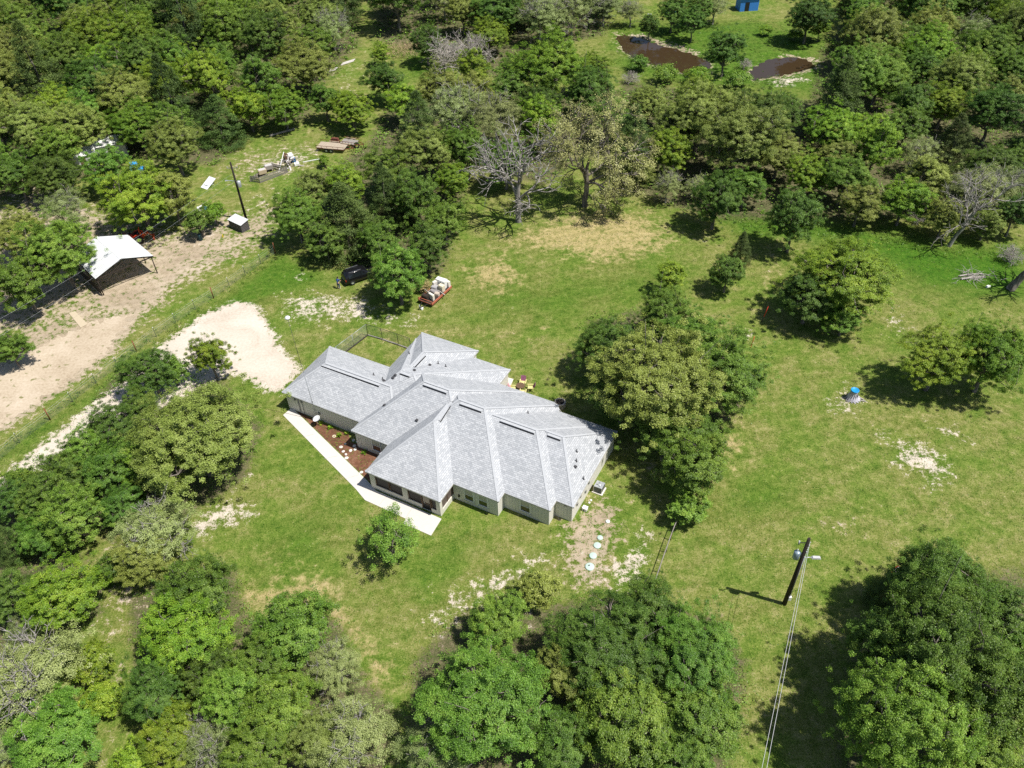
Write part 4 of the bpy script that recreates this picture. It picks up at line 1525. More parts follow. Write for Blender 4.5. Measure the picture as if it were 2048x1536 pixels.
def tin_panel(name, a, b, c, d, parent, th=0.05):
    """sheet a-b (eave to...) with ribs running from edge ab to edge dc"""
    nrm = (b - a).cross(d - a).normalized() * th
    o = make_obj(name, [a, b, c, d, a - nrm, b - nrm, c - nrm, d - nrm],
                 [(0, 1, 2, 3), (7, 6, 5, 4), (4, 5, 1, 0), (5, 6, 2, 1), (6, 7, 3, 2), (7, 4, 0, 3)], M_tin, parent)
    uvl_ = o.data.uv_layers.new(name="UVMap")
    L, W_ = (b - a).length, (d - a).length
    uvq = {0: (0, 0), 1: (L, 0), 2: (L, W_), 3: (0, W_)}
    for lp in o.data.loops:
        uvl_.data[lp.index].uv = uvq[lp.vertex_index % 4]
    return o


ZE = 2.85
Ar, Br_, Al = at(306, 512, ZE), at(256, 470, ZE), at(191, 558, ZE)
Bl = Al + (Br_ - Ar)
o_ = (Ar + Br_ + Al + Bl) / 4
o_.z = 0
t = thing("pole_barn", "open pole barn with a white tin gable roof beside the dirt road", "carport", o_)
Ar, Br_, Al, Bl = [q - o_ for q in (Ar, Br_, Al, Bl)]
Rn = (Ar + Al) / 2 + Vector((0, 0, 1.35))
Rf = (Br_ + Bl) / 2 + Vector((0, 0, 1.35))
tin_panel("roof_panel", Br_, Ar, Rn, Rf, t)
tin_panel("roof_panel", Al, Bl, Rf, Rn, t)
MB().beam(Rn + Vector((0, 0, 0.03)), Rf + Vector((0, 0, 0.03)), 0.3, 0.04).build("ridge_cap", M_white, t)
for a_, b_ in ((Ar, Br_), (Al, Bl)):
    for k in (0.04, 0.5, 0.96):
        q = a_.lerp(b_, k)
        q = q + ((Al - Ar).normalized() if a_ is Ar else (Ar - Al).normalized()) * 0.18
        MB().cyl((q.x, q.y, -0.05), (q.x, q.y, ZE - 0.02), 0.07, n=8).build("post", M_wood_dark, t)
for f, k in ((0.02, 1), (0.5, 0), (0.98, 0)):
    a_, b_ = Ar.lerp(Br_, f), Al.lerp(Bl, f)
    c_ = Rn.lerp(Rf, f)
    dz = Vector((0, 0, -0.16))
    s = MB()
    s.beam(a_ + dz, b_ + dz, 0.07, 0.16)
    s.beam(a_ + dz, c_ + dz, 0.07, 0.16)
    s.beam(b_ + dz, c_ + dz, 0.07, 0.16)
    s.beam((a_ + b_) / 2 + dz, c_ + dz, 0.06, 0.08)
    s.beam(a_.lerp(b_, 0.27) + dz, c_.lerp((a_ + b_) / 2, 0.3) + dz, 0.06, 0.08)
    s.beam(a_.lerp(b_, 0.73) + dz, c_.lerp((a_ + b_) / 2, 0.3) + dz, 0.06, 0.08)
    s.build("truss", M_wood_dark, t)
for a_, b_ in ((Ar, Br_), (Al, Bl)):
    MB().beam(a_ + Vector((0, 0, -0.12)), b_ + Vector((0, 0, -0.12)), 0.08, 0.16).build("eave_beam", M_wood_dark, t)
# low back wall of boards on the left side
bw = MB()
for k in range(4):
    bw.beam(Al.lerp(Bl, 0.02) * 1 - Vector((0, 0, ZE - 0.25 - 0.3 * k)), Al.lerp(Bl, 0.98) - Vector((0, 0, ZE - 0.25 - 0.3 * k)), 0.03, 0.27)
bw.build("board_wall", M_wood_dark, t)

# ---- small tin-roofed shed
roofc = [(470.3, 427), (496.7, 438.7), (481, 451.4), (453.8, 438.7)]
q0, q1, q2, q3 = at(*roofc[0], 1.65), at(*roofc[1], 1.65), at(*roofc[2], 1.3), at(*roofc[3], 1.3)
o_ = (q0 + q1 + q2 + q3) / 4
o_.z = 0
t = thing("pump_shed", "small dark plank shed with a white tin lean-to roof below the utility pole", "shed", o_)
q0, q1, q2, q3 = [q - o_ for q in (q0, q1, q2, q3)]
tin_panel("roof", q3, q2, q1, q0, t)
c_ = (q0 + q1 + q2 + q3) / 4
ins = [q.lerp(Vector((c_.x, c_.y, q.z)), 0.10) - Vector((0, 0, 0.08)) for q in (q0, q1, q2, q3)]
w_ = MB()
vs = [(q.x, q.y, -0.05) for q in ins] + [tuple(q) for q in ins]
w_.add(vs, [(3, 2, 1, 0), (4, 5, 6, 7), (0, 1, 5, 4), (1, 2, 6, 5), (2, 3, 7, 6), (3, 0, 4, 7)])
w_.build("wall", mat("black_plank", (0.05, 0.045, 0.045), 0.85, var=0.4, scale=10), t)
for k, (a_, b_) in enumerate(((ins[1], ins[2]), (ins[2], ins[3]))):
    s = MB()
    nr = Vector((b_.y - a_.y, a_.x - b_.x, 0)).normalized()
    if nr.dot(a_ - Vector((c_.x, c_.y, 0))) < 0:
        nr = -nr
    for j in range(5):
        z = 0.12 + j * 0.24
        s.beam(Vector((a_.x, a_.y, z)) + nr * 0.015, Vector((b_.x, b_.y, z)) + nr * 0.015, 0.03, 0.17)
    s.build("siding_boards", mat("dark_siding", (0.10, 0.095, 0.095), 0.85, var=0.35, scale=8), t)

# ---- tractor
t = thing("tractor", "red farm tractor parked behind the pole barn under the trees", "tractor", g0(272, 484), R(200))
M_orange = mat("orange_paint", (0.62, 0.09, 0.02), 0.4, var=0.1)


def wheel(parent, x, y, r, w, rimm, name="wheel"):
    M = Matrix.Rotation(R(90), 3, 'X')
    o = MB().lathe([(r * 0.55, -w / 2), (r * 0.92, -w / 2), (r, -w * 0.3), (r, w * 0.3), (r * 0.92, w / 2), (r * 0.55, w / 2)], 22, (x, y, r), M).build(name, M_black, parent)
    MB().lathe([(0, -w * 0.32), (r * 0.3, -w * 0.32), (r * 0.56, -w * 0.45), (r * 0.56, w * 0.45), (r * 0.3, w * 0.32), (0, w * 0.32)], 18, (x, y, r), M).build("rim", rimm, o)
    return o


MB().box((0.75, 0, 1.0), (1.5, 0.6, 0.55), taper=0.88).build("hood", M_red, t)
MB().box((1.52, 0, 0.92), (0.08, 0.55, 0.5)).build("grille", M_blackmetal, t)
MB().box((0.4, 0, 0.68), (2.2, 0.4, 0.3)).build("chassis", M_blackmetal, t)
for sy in (-1, 1):
    wheel(t, -0.55, sy * 0.72, 0.66, 0.42, M_galv)
    wheel(t, 1.2, sy * 0.62, 0.36, 0.24, M_galv)
    s = MB()
    for k in range(6):
        a0, a1 = R(20 + k * 25), R(45 + k * 25)
        s.beam((-0.55 + 0.76 * math.cos(a0), sy * 0.68, 0.66 + 0.76 * math.sin(a0)), (-0.55 + 0.76 * math.cos(a1), sy * 0.68, 0.66 + 0.76 * math.sin(a1)), 0.42, 0.03)
    s.build("fender", M_red, t)
MB().box((-0.55, 0, 1.05), (0.5, 0.5, 0.1)).box((-0.8, 0, 1.32), (0.1, 0.5, 0.5), 0, (0, -0.15)).build("seat", M_blackmetal, t)
MB().cyl((-0.02, 0, 1.2), (-0.2, 0, 1.5), 0.025, n=6).lathe([(0.16, 0), (0.19, 0.015), (0.16, 0.03)], 14, (-0.2, 0, 1.48)).build("steering_wheel", M_black, t)
MB().beam((-0.95, -0.5, 0.8), (-0.95, -0.5, 2.0), 0.07).beam((-0.95, 0.5, 0.8), (-0.95, 0.5, 2.0), 0.07).beam((-0.95, -0.535, 2.0), (-0.95, 0.535, 2.0), 0.07).build("roll_bar", M_orange, t)
MB().cyl((0.9, 0.2, 1.25), (0.9, 0.2, 1.9), 0.04, n=8).build("exhaust", M_rust, t)
MB().beam((-1.1, 0.3, 0.7), (-1.9, 0.3, 1.2), 0.1).beam((-1.1, -0.3, 0.7), (-1.9, -0.3, 1.2), 0.1).beam((-1.9, -0.4, 1.2), (-1.9, 0.4, 1.2), 0.12).beam((-1.9, 0.0, 1.2), (-2.5, 0.0, 0.35), 0.1).beam((-2.5, -0.6, 0.3), (-2.5, 0.6, 0.3), 0.25, 0.3).build("implement", M_orange, t)
# red hood of a second machine tucked beside it
t = thing("garden_mower", "dark red mower half hidden between tractor and pole barn roof", "mower", g0(253, 478), R(195))
MB().box((0.35, 0, 0.62), (0.9, 0.6, 0.4), taper=0.85).build("hood", mat("maroon_paint", (0.22, 0.015, 0.04), 0.4), t)
MB().box((0, 0, 0.3), (1.7, 0.9, 0.22)).build("deck", M_blackmetal, t)
MB().box((-0.45, 0, 0.6), (0.4, 0.45, 0.1)).box((-0.65, 0, 0.82), (0.08, 0.45, 0.4)).build("seat", M_black, t)
for sx, r in ((0.62, 0.2), (-0.55, 0.27)):
    for sy in (-1, 1):
        wheel(t, sx, sy * 0.48, r, 0.2, M_galv)


# ---- black SUV with a person at its tailgate
def suv(pos, rz):
    t = thing("parked_car", "black SUV parked under the trees with its tail to the driveway", "car", pos, rz)
    paint = mat("black_car_paint", (0.008, 0.008, 0.010), 0.18, 0.0, var=0.1, spec=0.6)
    # cross-sections along x: (x, half width, z bottom, z shoulder, z roof, roof half width)
    sec = [(-2.28, 0.80, 0.42, 0.98, 1.02, 0.74), (-2.18, 0.90, 0.36, 1.04, 1.38, 0.70), (-1.85, 0.93, 0.33, 1.06, 1.68, 0.66), (-1.0, 0.94, 0.33, 1.05, 1.76, 0.66),
           (0.1, 0.94, 0.33, 1.03, 1.74, 0.64), (0.75, 0.94, 0.33, 1.02, 1.45, 0.62), (1.25, 0.93, 0.34, 1.00, 1.08, 0.66), (2.05, 0.89, 0.36, 0.92, 0.96, 0.70), (2.32, 0.78, 0.42, 0.72, 0.78, 0.62)]
    V_, Fq = [], []
    for x, w, zb, zs, zr, rw in sec:
        V_ += [(x, -w * 0.92, zb), (x, -w, (zb + zs) / 2), (x, -w * 0.97, zs), (x, -rw, zr), (x, 0, zr + 0.03), (x, rw, zr), (x, w * 0.97, zs), (x, w, (zb + zs) / 2), (x, w * 0.92, zb)]
    for i in range(len(sec) - 1):
        for k in range(9):
            Fq.append((i * 9 + k, (i + 1) * 9 + k, (i + 1) * 9 + (k + 1) % 9, i * 9 + (k + 1) % 9))
    Fq += [tuple(range(9)), tuple((len(sec) - 1) * 9 + k for k in range(8, -1, -1))]
    b = make_obj("body", V_, Fq, paint, t, True)
    md = b.modifiers.new("bevel", 'BEVEL')
    md.width = 0.03
    md.segments = 2
    for sy in (-1, 1):
        for x in (-1.4, 1.42):
            wheel(t, x, sy * 0.84, 0.36, 0.24, M_galv)
        g_ = MB()
        for x0, x1 in ((-1.75, -1.0), (-0.92, -0.1), (-0.02, 0.62)):
            k0, k1 = 1.64 if x0 > -1.7 else 1.58, 1.64 if x1 < 0.3 else 1.42
            g_.add([(x0, sy * 0.925, 1.09), (x1, sy * 0.925, 1.08), (x1, sy * 0.71, k1), (x0, sy * 0.71, k0)], [(0, 1, 2, 3) if sy < 0 else (3, 2, 1, 0)])
        g_.build("side_window", M_glass, t)
        MB().box((-2.22, sy * 0.78, 0.92), (0.12, 0.17, 0.26), taper=0.9).build("tail_light", mat("red_lens", (0.45, 0.01, 0.01), 0.2), t)
        MB().box((0.78, sy * 1.02, 1.12), (0.12, 0.2, 0.14)).build("wing_mirror", paint, t)
        MB().beam((-1.6, sy * 0.55, 1.81), (0.1, sy * 0.55, 1.80), 0.04).build("roof_rail", M_grey, t)
    make_obj("rear_window", [(-2.245, -0.62, 1.08), (-2.245, 0.62, 1.08), (-1.97, 0.58, 1.60), (-1.97, -0.58, 1.60)], [(3, 2, 1, 0)], M_glass, t)
    make_obj("windscreen", [(1.19, -0.68, 1.13), (1.19, 0.68, 1.13), (0.72, 0.58, 1.52), (0.72, -0.58, 1.52)], [(0, 1, 2, 3)], M_glass, t)
    MB().box((-2.28, 0, 0.52), (0.16, 1.66, 0.22)).build("rear_bumper", mat("bumper_black", (0.02, 0.02, 0.022), 0.5), t)
    MB().box((-2.305, 0, 0.88), (0.02, 0.5, 0.12)).build("number_plate", mat("plate_white", (0.55, 0.55, 0.52), 0.5), t)
    return t


rear = at(688.5, 568, 0.0)
hd = R(30)
suv(rear + Vector((math.cos(hd), math.sin(hd), 0)) * 2.3, hd)


def skinned(name, joints, edges, material, parent, sub=2):
    me = bpy.data.meshes.new(name)
    bm = bmesh.new()
    ly = bm.verts.layers.skin.new()
    vs = []
    for k, j in enumerate(joints):
        v = bm.verts.new(j[0])
        v[ly].radius = j[1] if isinstance(j[1], tuple) else (j[1], j[1])
        v[ly].use_root = k == 0
        vs.append(v)
    for a_, b_ in edges:
        bm.edges.new((vs[a_], vs[b_]))
    bm.to_mesh(me)
    bm.free()
    o = bpy.data.objects.new(name, me)
    col.objects.link(o)
    o.parent = parent
    o.modifiers.new("skin", 'SKIN').use_smooth_shade = True
    s = o.modifiers.new("sub", 'SUBSURF')
    s.levels = s.render_levels = sub
    me.materials.append(material)
    return o


def person(pos, rz):
    """faces +x, leaning back a little, hands out in front"""
    t = thing("person", "person in blue shirt and blue jeans standing at the black SUV's tailgate", "person", pos, rz)
    # body as one continuous surface: pelvis root, spine, neck, head, arms, legs
    J = [((0, 0, 0.95), (0.15, 0.11)), ((0.0, 0, 1.12), (0.145, 0.105)), ((0.06, 0, 1.32), (0.165, 0.115)), ((0.12, 0, 1.46), (0.10, 0.08)),
         ((0.15, 0, 1.54), 0.052), ((0.19, 0, 1.62), (0.075, 0.082)), ((0.20, 0, 1.71), (0.078, 0.092)), ((0.19, 0, 1.77), 0.055),
         ((0.10, 0.19, 1.42), 0.062), ((0.12, 0.26, 1.18), 0.045), ((0.36, 0.20, 1.08), 0.034), ((0.42, 0.18, 1.07), 0.03),
         ((0.10, -0.19, 1.42), 0.062), ((0.10, -0.27, 1.17), 0.045), ((0.35, -0.22, 1.10), 0.034), ((0.41, -0.20, 1.10), 0.03),
         ((0.0, 0.10, 0.86), 0.095), ((0.05, 0.11, 0.50), 0.062), ((-0.02, 0.11, 0.09), 0.042), ((0.0, 0.11, 0.045), 0.042), ((0.14, 0.12, 0.035), 0.032),
         ((0.0, -0.10, 0.86), 0.095), ((0.05, -0.12, 0.50), 0.062), ((-0.02, -0.13, 0.09), 0.042), ((0.0, -0.13, 0.045), 0.042), ((0.14, -0.14, 0.035), 0.032)]
    E_ = [(0, 1), (1, 2), (2, 3), (3, 4), (4, 5), (5, 6), (6, 7), (3, 8), (8, 9), (9, 10), (10, 11), (3, 12), (12, 13), (13, 14), (14, 15),
          (0, 16), (16, 17), (17, 18), (18, 19), (19, 20), (0, 21), (21, 22), (22, 23), (23, 24), (24, 25)]
    body = skinned("body", J, E_, M_skin, t)
    for sy, w0 in ((1, Vector((0.42, 0.18, 1.07))), (-1, Vector((0.41, -0.20, 1.10)))):
        for k in range(4):
            a_ = w0 + Vector((0.04, (k - 1.5) * 0.019, 0.0))
            skinned("finger", [(tuple(a_), 0.010), (tuple(a_ + Vector((0.042 - 0.004 * abs(k - 1), 0, -0.006))), 0.009), (tuple(a_ + Vector((0.068 - 0.005 * abs(k - 1), 0, -0.026))), 0.007)], [(0, 1), (1, 2)], M_skin, body, 1)
        a_ = w0 + Vector((0.012, -sy * 0.026, 0))
        skinned("thumb", [(tuple(a_), 0.011), (tuple(a_ + Vector((0.022, -sy * 0.028, -0.004))), 0.010), (tuple(a_ + Vector((0.05, -sy * 0.030, -0.012))), 0.008)], [(0, 1), (1, 2)], M_skin, body, 1)
    blue = mat("blue_shirt", (0.03, 0.08, 0.24), 0.9, var=0.2)
    skinned("shirt", [((0, 0, 0.92), (0.17, 0.13)), ((0.0, 0, 1.12), (0.165, 0.125)), ((0.06, 0, 1.32), (0.185, 0.135)), ((0.115, 0, 1.45), (0.115, 0.095)), ((0.14, 0, 1.50), 0.065),
                      ((0.10, 0.19, 1.42), 0.08), ((0.115, 0.24, 1.25), 0.066), ((0.10, -0.19, 1.42), 0.08), ((0.10, -0.25, 1.25), 0.066)],
            [(0, 1), (1, 2), (2, 3), (3, 4), (3, 5), (5, 6), (3, 7), (7, 8)], blue, t)
    skinned("jeans", [((0, 0, 0.96), (0.165, 0.125)), ((0, 0.10, 0.84), 0.11), ((0.05, 0.11, 0.50), 0.078), ((-0.02, 0.11, 0.12), 0.062),
                      ((0, -0.10, 0.84), 0.11), ((0.05, -0.12, 0.50), 0.078), ((-0.02, -0.13, 0.12), 0.062)], [(0, 1), (1, 2), (2, 3), (0, 4), (4, 5), (5, 6)], mat("denim", (0.03, 0.06, 0.16), 0.9, var=0.25, scale=14), t)
    skinned("hair", [((0.155, 0, 1.70), (0.085, 0.10)), ((0.175, 0, 1.775), (0.075, 0.085)), ((0.145, 0, 1.64), (0.06, 0.055))], [(0, 1), (0, 2)], mat("dark_hair", (0.03, 0.02, 0.015), 0.7), t)
    for sy in (-1, 1):
        skinned("shoe", [((-0.02, sy * 0.12, 0.05), 0.052), ((0.10, sy * 0.125, 0.045), 0.050), ((0.19, sy * 0.13, 0.035), 0.038)], [(0, 1), (1, 2)], mat("pale_shoe", (0.55, 0.50, 0.45), 0.8), t)
        MB().lathe([(0.0, -0.012), (0.012, 0), (0.0, 0.012)], 8, (0.283, sy * 0.033, 1.69)).build("eye", mat("eye_dark", (0.02, 0.02, 0.02), 0.3), body)
        MB().lathe([(0.0, -0.03), (0.014, 0), (0.0, 0.03)], 8, (0.185, sy * 0.088, 1.68)).build("ear", M_skin, body)
    MB().box((0.295, 0, 1.665), (0.03, 0.025, 0.045), taper=0.5).build("nose", M_skin, body)
    MB().box((0.275, 0, 1.622), (0.012, 0.05, 0.01)).build("mouth", mat("lips", (0.35, 0.12, 0.10), 0.6), body)


person(g0(678, 577.5), R(70))

# ---- red trailer piled with salvage
n0, n1, f0 = g0(864.5, 616), g0(845, 606), g0(904, 580)
ax = (f0 - n0).normalized()
sd = (n1 - n0)
sd = (sd - ax * sd.dot(ax)).normalized()
Lt, Wt = (f0 - n0).length, 2.1
c_ = n0 + ax * Lt / 2 + sd * Wt / 2
ang = math.atan2(ax.y, ax.x)
t = thing("loaded_trailer", "rust-red flat trailer heaped with white salvage at the meadow's edge", "trailer", c_, ang)
M_tred = mat("red_oxide", (0.42, 0.13, 0.075), 0.75, var=0.25, scale=8)
MB().box((0, 0, 0.5), (Lt - 0.1, Wt - 0.12, 0.08)).build("deck", M_wood_dark, t)
for sy in (-1, 1):
    MB().box((0, sy * Wt / 2, 0.55), (Lt, 0.1, 0.28)).build("side_rail", M_tred, t)
    for sx in (-0.45, 0.45):
        wheel(t, sx, sy * (Wt / 2 - 0.25), 0.33, 0.2, M_galv)
MB().beam((-Lt / 2, -Wt / 2, 0.95), (-Lt / 2, Wt / 2, 0.95), 0.06).beam((-Lt / 2, -Wt / 2, 0.65), (-Lt / 2, -Wt / 2, 0.95), 0.06).beam((-Lt / 2, Wt / 2, 0.65), (-Lt / 2, Wt / 2, 0.95), 0.06).beam((-Lt / 2, 0, 0.5), (-Lt / 2, 0, 0.93), 0.06).beam((-Lt / 2, -Wt / 2 + 0.05, 0.52), (-Lt / 2, Wt / 2 - 0.05, 0.52), 0.08, 0.12).build("head_board", M_tred, t)
MB().beam((-Lt / 2, 0.5, 0.45), (-Lt / 2 - 1.2, 0, 0.45), 0.08).beam((-Lt / 2, -0.5, 0.45), (-Lt / 2 - 1.2, 0, 0.45), 0.08).build("tongue", M_blackmetal, t)
MB().cyl((-Lt / 2 - 1.1, 0.1, 0.0), (-Lt / 2 - 1.1, 0.1, 0.8), 0.05, n=8).build("jack", M_galv, t)


def on(x, y, z):
    return c_ + Vector((math.cos(ang) * x - math.sin(ang) * y, math.sin(ang) * x + math.cos(ang) * y, z))


r_ = random.Random(12)
for k, (x, y, z, d, m_, lab) in enumerate((
        (1.7, 0.15, 0.54, (0.7, 1.5, 1.05), M_white, "large white cabinet standing at the far end of the red trailer"),
        (2.15, -0.3, 0.54, (0.35, 1.2, 0.75), mat("off_white", (0.66, 0.63, 0.57)), "off-white panel block behind the large white cabinet on the trailer"),
        (0.85, -0.45, 0.54, (0.55, 0.75, 0.85), mat("cream_panel", (0.68, 0.62, 0.48)), "cream cabinet in the middle of the red trailer"),
        (0.55, 0.45, 0.54, (0.7, 0.8, 0.55), mat("grey_box", (0.36, 0.35, 0.36)), "grey box left of the cream cabinet on the trailer"),
        (-0.05, 0.1, 0.54, (0.6, 1.1, 0.35), mat("grey_box2", (0.27, 0.25, 0.25)), "low dark grey crate in the trailer's middle"),
        (-0.35, -0.55, 0.54, (0.5, 0.6, 0.42), mat("beige_box", (0.50, 0.43, 0.36)), "beige box by the near rail of the trailer"),
        (-1.25, -0.35, 0.54, (0.3, 0.9, 0.75), mat("ivory", (0.72, 0.69, 0.60)), "ivory door panel leaning near the trailer's head"),
        (-1.65, 0.35, 0.54, (0.55, 0.9, 0.6), M_wood_dark, "dark wooden crate at the trailer's head"),
        (1.0, 0.75, 0.54, (0.6, 0.4, 0.9), mat("off_white", (0.66, 0.63, 0.57)), "off-white slab leaning on the trailer's far rail"))):
    t = thing("salvage_box", lab, "box", on(x, y, z), ang + r_.uniform(-.3, .3), "salvage on the red trailer")
    MB().box((0, 0, d[2] / 2), d, 0, (r_.uniform(-.05, .05), r_.uniform(-.05, .05)), taper=0.97).build("carcass", m_, t)
    MB().box((d[0] * 0.05, 0, d[2] + 0.03), (d[0] * 0.9, d[1] * 0.96, 0.035), 0.06).build("top", m_, t)
    MB().box((-d[0] / 2 - 0.012, 0, d[2] * 0.5), (0.02, d[1] * 0.8, d[2] * 0.7)).build("front_panel", m_, t)
for k, (x, y) in enumerate(((0.2, 0.75), (-0.7, 0.6), (-0.6, 0.0), (1.25, -0.1), (0.3, -0.7))):
    o = MB().beam((-0.7, 0, 0), (0.7, 0.1, 0.18), 0.14, 0.04).build("loose_board", M_wood_grey)
    o.location = on(x, y, 0.98 if k in (3,) else 0.62 + 0.3 * (k % 2))
    o.rotation_euler = (0.1, 0.2, ang + k * 1.1)
    tag(o, "weathered loose board lying in the salvage on the red trailer", "board", "loose boards on the red trailer")
t = thing("scrub_clump", "dry olive bush leaning over the far side of the red trailer", "bush", on(0.1, 1.7, 0))
gq = np.random.default_rng(5)
C = gq.normal(0, 0.38, (700, 3)) * np.array([1.2, 0.8, 0.8]) + np.array([0, 0, 0.8])
SCRUB = (t, C)
o = MB().lathe([(0.17, 0), (0.2, 0.36), (0.18, 0.37), (0.0, 0.3)], 14).build("white_bucket", M_white)
o.location = g0(844, 619)
tag(o, "white bucket standing at the red trailer's hitch", "bucket")


# ---- the junk clearing: trailers, pallet pen, scrap
def flat_trailer(name, lab, pos, rz, L_, W_, deckm):
    t = thing(name, lab, "trailer", pos, rz, "flat trailers in the clearing")
    d = MB()
    for k in range(8):
        d.box((0, -W_ / 2 + W_ * (k + 0.5) / 8, 0.68), (L_ - 0.1, W_ / 8 - 0.02, 0.05))
    d.build("deck_boards", deckm, t)
    for sy in (-1, 1):
        MB().box((0, sy * W_ / 2, 0.62), (L_, 0.07, 0.14)).build("side_beam", M_rust, t)
        MB().beam((-L_ / 2, sy * W_ / 2, 1.05), (L_ / 2, sy * W_ / 2, 1.05), 0.05).build("rail", M_rust, t)
        for k in range(6):
            x = -L_ / 2 + L_ * k / 5 * 0.98 + 0.03
            MB().box((x, sy * W_ / 2, 0.865), (0.045, 0.045, 0.34)).build("stake", M_rust, t)
        for sx in (-0.6, 0.25):
            wheel(t, sx, sy * (W_ / 2 + 0.16), 0.35, 0.22, M_galv)
        MB().box((-0.17, sy * (W_ / 2 + 0.16), 0.80), (1.8, 0.26, 0.04)).build("fender", mat("tan_steel", (0.33, 0.26, 0.19), 0.7), t)
    MB().beam((L_ / 2, 0.7, 0.6), (L_ / 2 + 1.3, 0, 0.6), 0.1).beam((L_ / 2, -0.7, 0.6), (L_ / 2 + 1.3, 0, 0.6), 0.1).build("tongue", M_rust, t)
    MB().cyl((L_ / 2 + 1.2, 0.0, 0.0), (L_ / 2 + 1.2, 0.0, 0.9), 0.05, n=8).build("jack", M_blackmetal, t)
    return t


flat_trailer("flat_trailer", "long flatbed trailer with pale board deck in the junk clearing", g0(666, 299), R(-14), 5.0, 2.2, mat("pale_deck", (0.42, 0.35, 0.27), 0.85, var=0.2, scale=5))
t2 = flat_trailer("flat_trailer", "smaller dark trailer half hidden behind the long flatbed trailer", g0(700, 291), R(-20), 2.8, 1.7, M_wood_grey)
o = MB().lathe([(0.5, -0.1), (0.5, 0.1), (0.3, 0.1), (0.3, -0.1), (0.5, -0.1)], 18, (0, 0, 0.5), Matrix.Rotation(R(80), 3, 'X')).build("spare_tyre", M_black)
o.location = g0(714, 296)
tag(o, "black tyre leaning against the smaller dark trailer", "tyre")
o = MB().box((0, 0, 0.45), (1.6, 0.6, 0.9), taper=0.8).box((0.1, 0, 0.95), (1.0, 0.45, 0.12)).build("rusty_tank", mat("rust_brown", (0.15, 0.05, 0.035), 0.8, var=0.3))
o.location = g0(671, 287)
o.rotation_euler = (0, 0, R(-12))
tag(o, "rust-brown steel tank behind the long flatbed trailer", "tank")

pen = [g0(502, 363.5), g0(521, 366.5), g0(577, 345), g0(541, 338)]
for (a_, b_, lab, n_) in ((pen[0], pen[1], "short pallet panel at the pen's left front corner", 9), (pen[1], pen[2], "long pallet panel along the front of the pen, partly behind a tree", 26),
                          (pen[3], pen[2], "white-slatted pallet panel at the back of the pen beside the scrap heap", 20), (pen[0], pen[3], "low grey rail panel along the pen's far left side", 10)):
    t = thing("pallet_panel", lab, "pallet fence", a_, math.atan2((b_ - a_).y, (b_ - a_).x), "pallet panels forming the pen")
    L_ = (b_ - a_).length - 0.08
    hgt = 0.65 if "low" in lab else 1.05
    s = MB()
    for k in range(n_):
        s.box((0.06 + (L_ - 0.12) * k / (n_ - 1), 0.03, hgt / 2), (L_ / n_ * 0.55, 0.025, hgt))
    s.build("slats", M_wood_grey, t)
    s = MB()
    for z in (0.12, hgt * 0.5, hgt - 0.1):
        s.box((L_ / 2, 0.075, z), (L_, 0.06, 0.09))
    s.build("stringers", mat("dark_board", (0.11, 0.10, 0.09), 0.85, var=0.3), t)
for x, y, c0, lab in ((526.5, 351, M_wood_tan, "tan wooden bee box on legs in the pallet pen"), (539, 342, M_wood_grey, "grey wooden box on legs in the pallet pen")):
    t = thing("hutch_box", lab, "wooden box", g0(x, y), R(28), "boxes in the pallet pen")
    MB().box((0, 0, 0.75), (1.25, 0.85, 0.6)).build("box", c0, t)
    MB().box((0, 0, 1.08), (1.05, 0.68, 0.05)).build("lid", mat("pale_lid", (0.5, 0.48, 0.46), 0.8), t)
    for sx in (-1, 1):
        for sy in (-1, 1):
            MB().box((sx * 0.55, sy * 0.36, 0.225), (0.09, 0.09, 0.45)).build("leg", M_wood_dark, t)
o = MB().beam((0, 0, 0.05), tuple(g0(572, 323) - g0(557, 348) + Vector((0, 0, 1.7))), 0.09, 0.06).build("white_pole", M_white)
o.location = g0(557, 348)
tag(o, "white pole leaning across the pallet pen", "pole")
sc = g0(582, 328)
r_ = random.Random(31)
for k in range(22):
    L_ = r_.uniform(1.0, 2.6)
    a_ = r_.uniform(0, 3.14)
    o = MB().box((0, 0, 0), (L_, r_.uniform(0.1, 0.22), 0.05)).build("scrap_board", r_.choice([M_wood_grey, M_wood_grey, M_white, M_wood_dark, mat("bleached_board", (0.56, 0.53, 0.50), 0.85, var=0.15)]))
    q = sc + Vector((r_.gauss(0, 1.0), r_.gauss(0, 0.9), 0))
    o.location = (q.x, q.y, max(0.05, 0.85 - 0.42 * (q - sc).length) + r_.uniform(0, .1))
    o.rotation_euler = (r_.uniform(-.3, .3), r_.uniform(-.4, .4), a_)
    tag(o, "board lying loose in the scrap heap beside the pallet pen", "board", "boards in the scrap heap")
for x, y, d, m_, lab in ((579, 318, (1.5, 1.1, 0.5), M_white, "crumpled white sheet on top of the scrap heap"), (588, 323, (0.7, 0.6, 0.6), M_blue, "blue bin in the scrap heap"),
                         (573, 322, (0.5, 1.3, 1.2), M_brown, "brown cabinet upright in the scrap heap"), (594, 330, (0.9, 0.7, 0.4), M_white, "white box at the near side of the scrap heap")):
    o = MB().box((0, 0, d[2] / 2), d, 0.4, (0.12, -0.1), taper=0.8).box((0.1, 0.05, d[2] + 0.05), (d[0] * 0.6, d[1] * 0.7, 0.16), 0.9, taper=0.7).build("scrap_piece", m_)
    o.location = g0(x, y) + Vector((0, 0, 0.3 if "top" in lab else 0.0))
    tag(o, lab, "scrap")
o = MB().beam((0, 0, 0.08), tuple(g0(640, 319) - g0(606, 325) + Vector((0, 0, 0.1))), 0.12, 0.1).build("white_pipe", M_white)
o.location = g0(606, 325)
tag(o, "long white pipe lying right of the scrap heap", "pipe")
s = MB()
pts = [g0(x, y) for x, y in ((540, 274), (556, 269), (572, 265), (590, 260))]
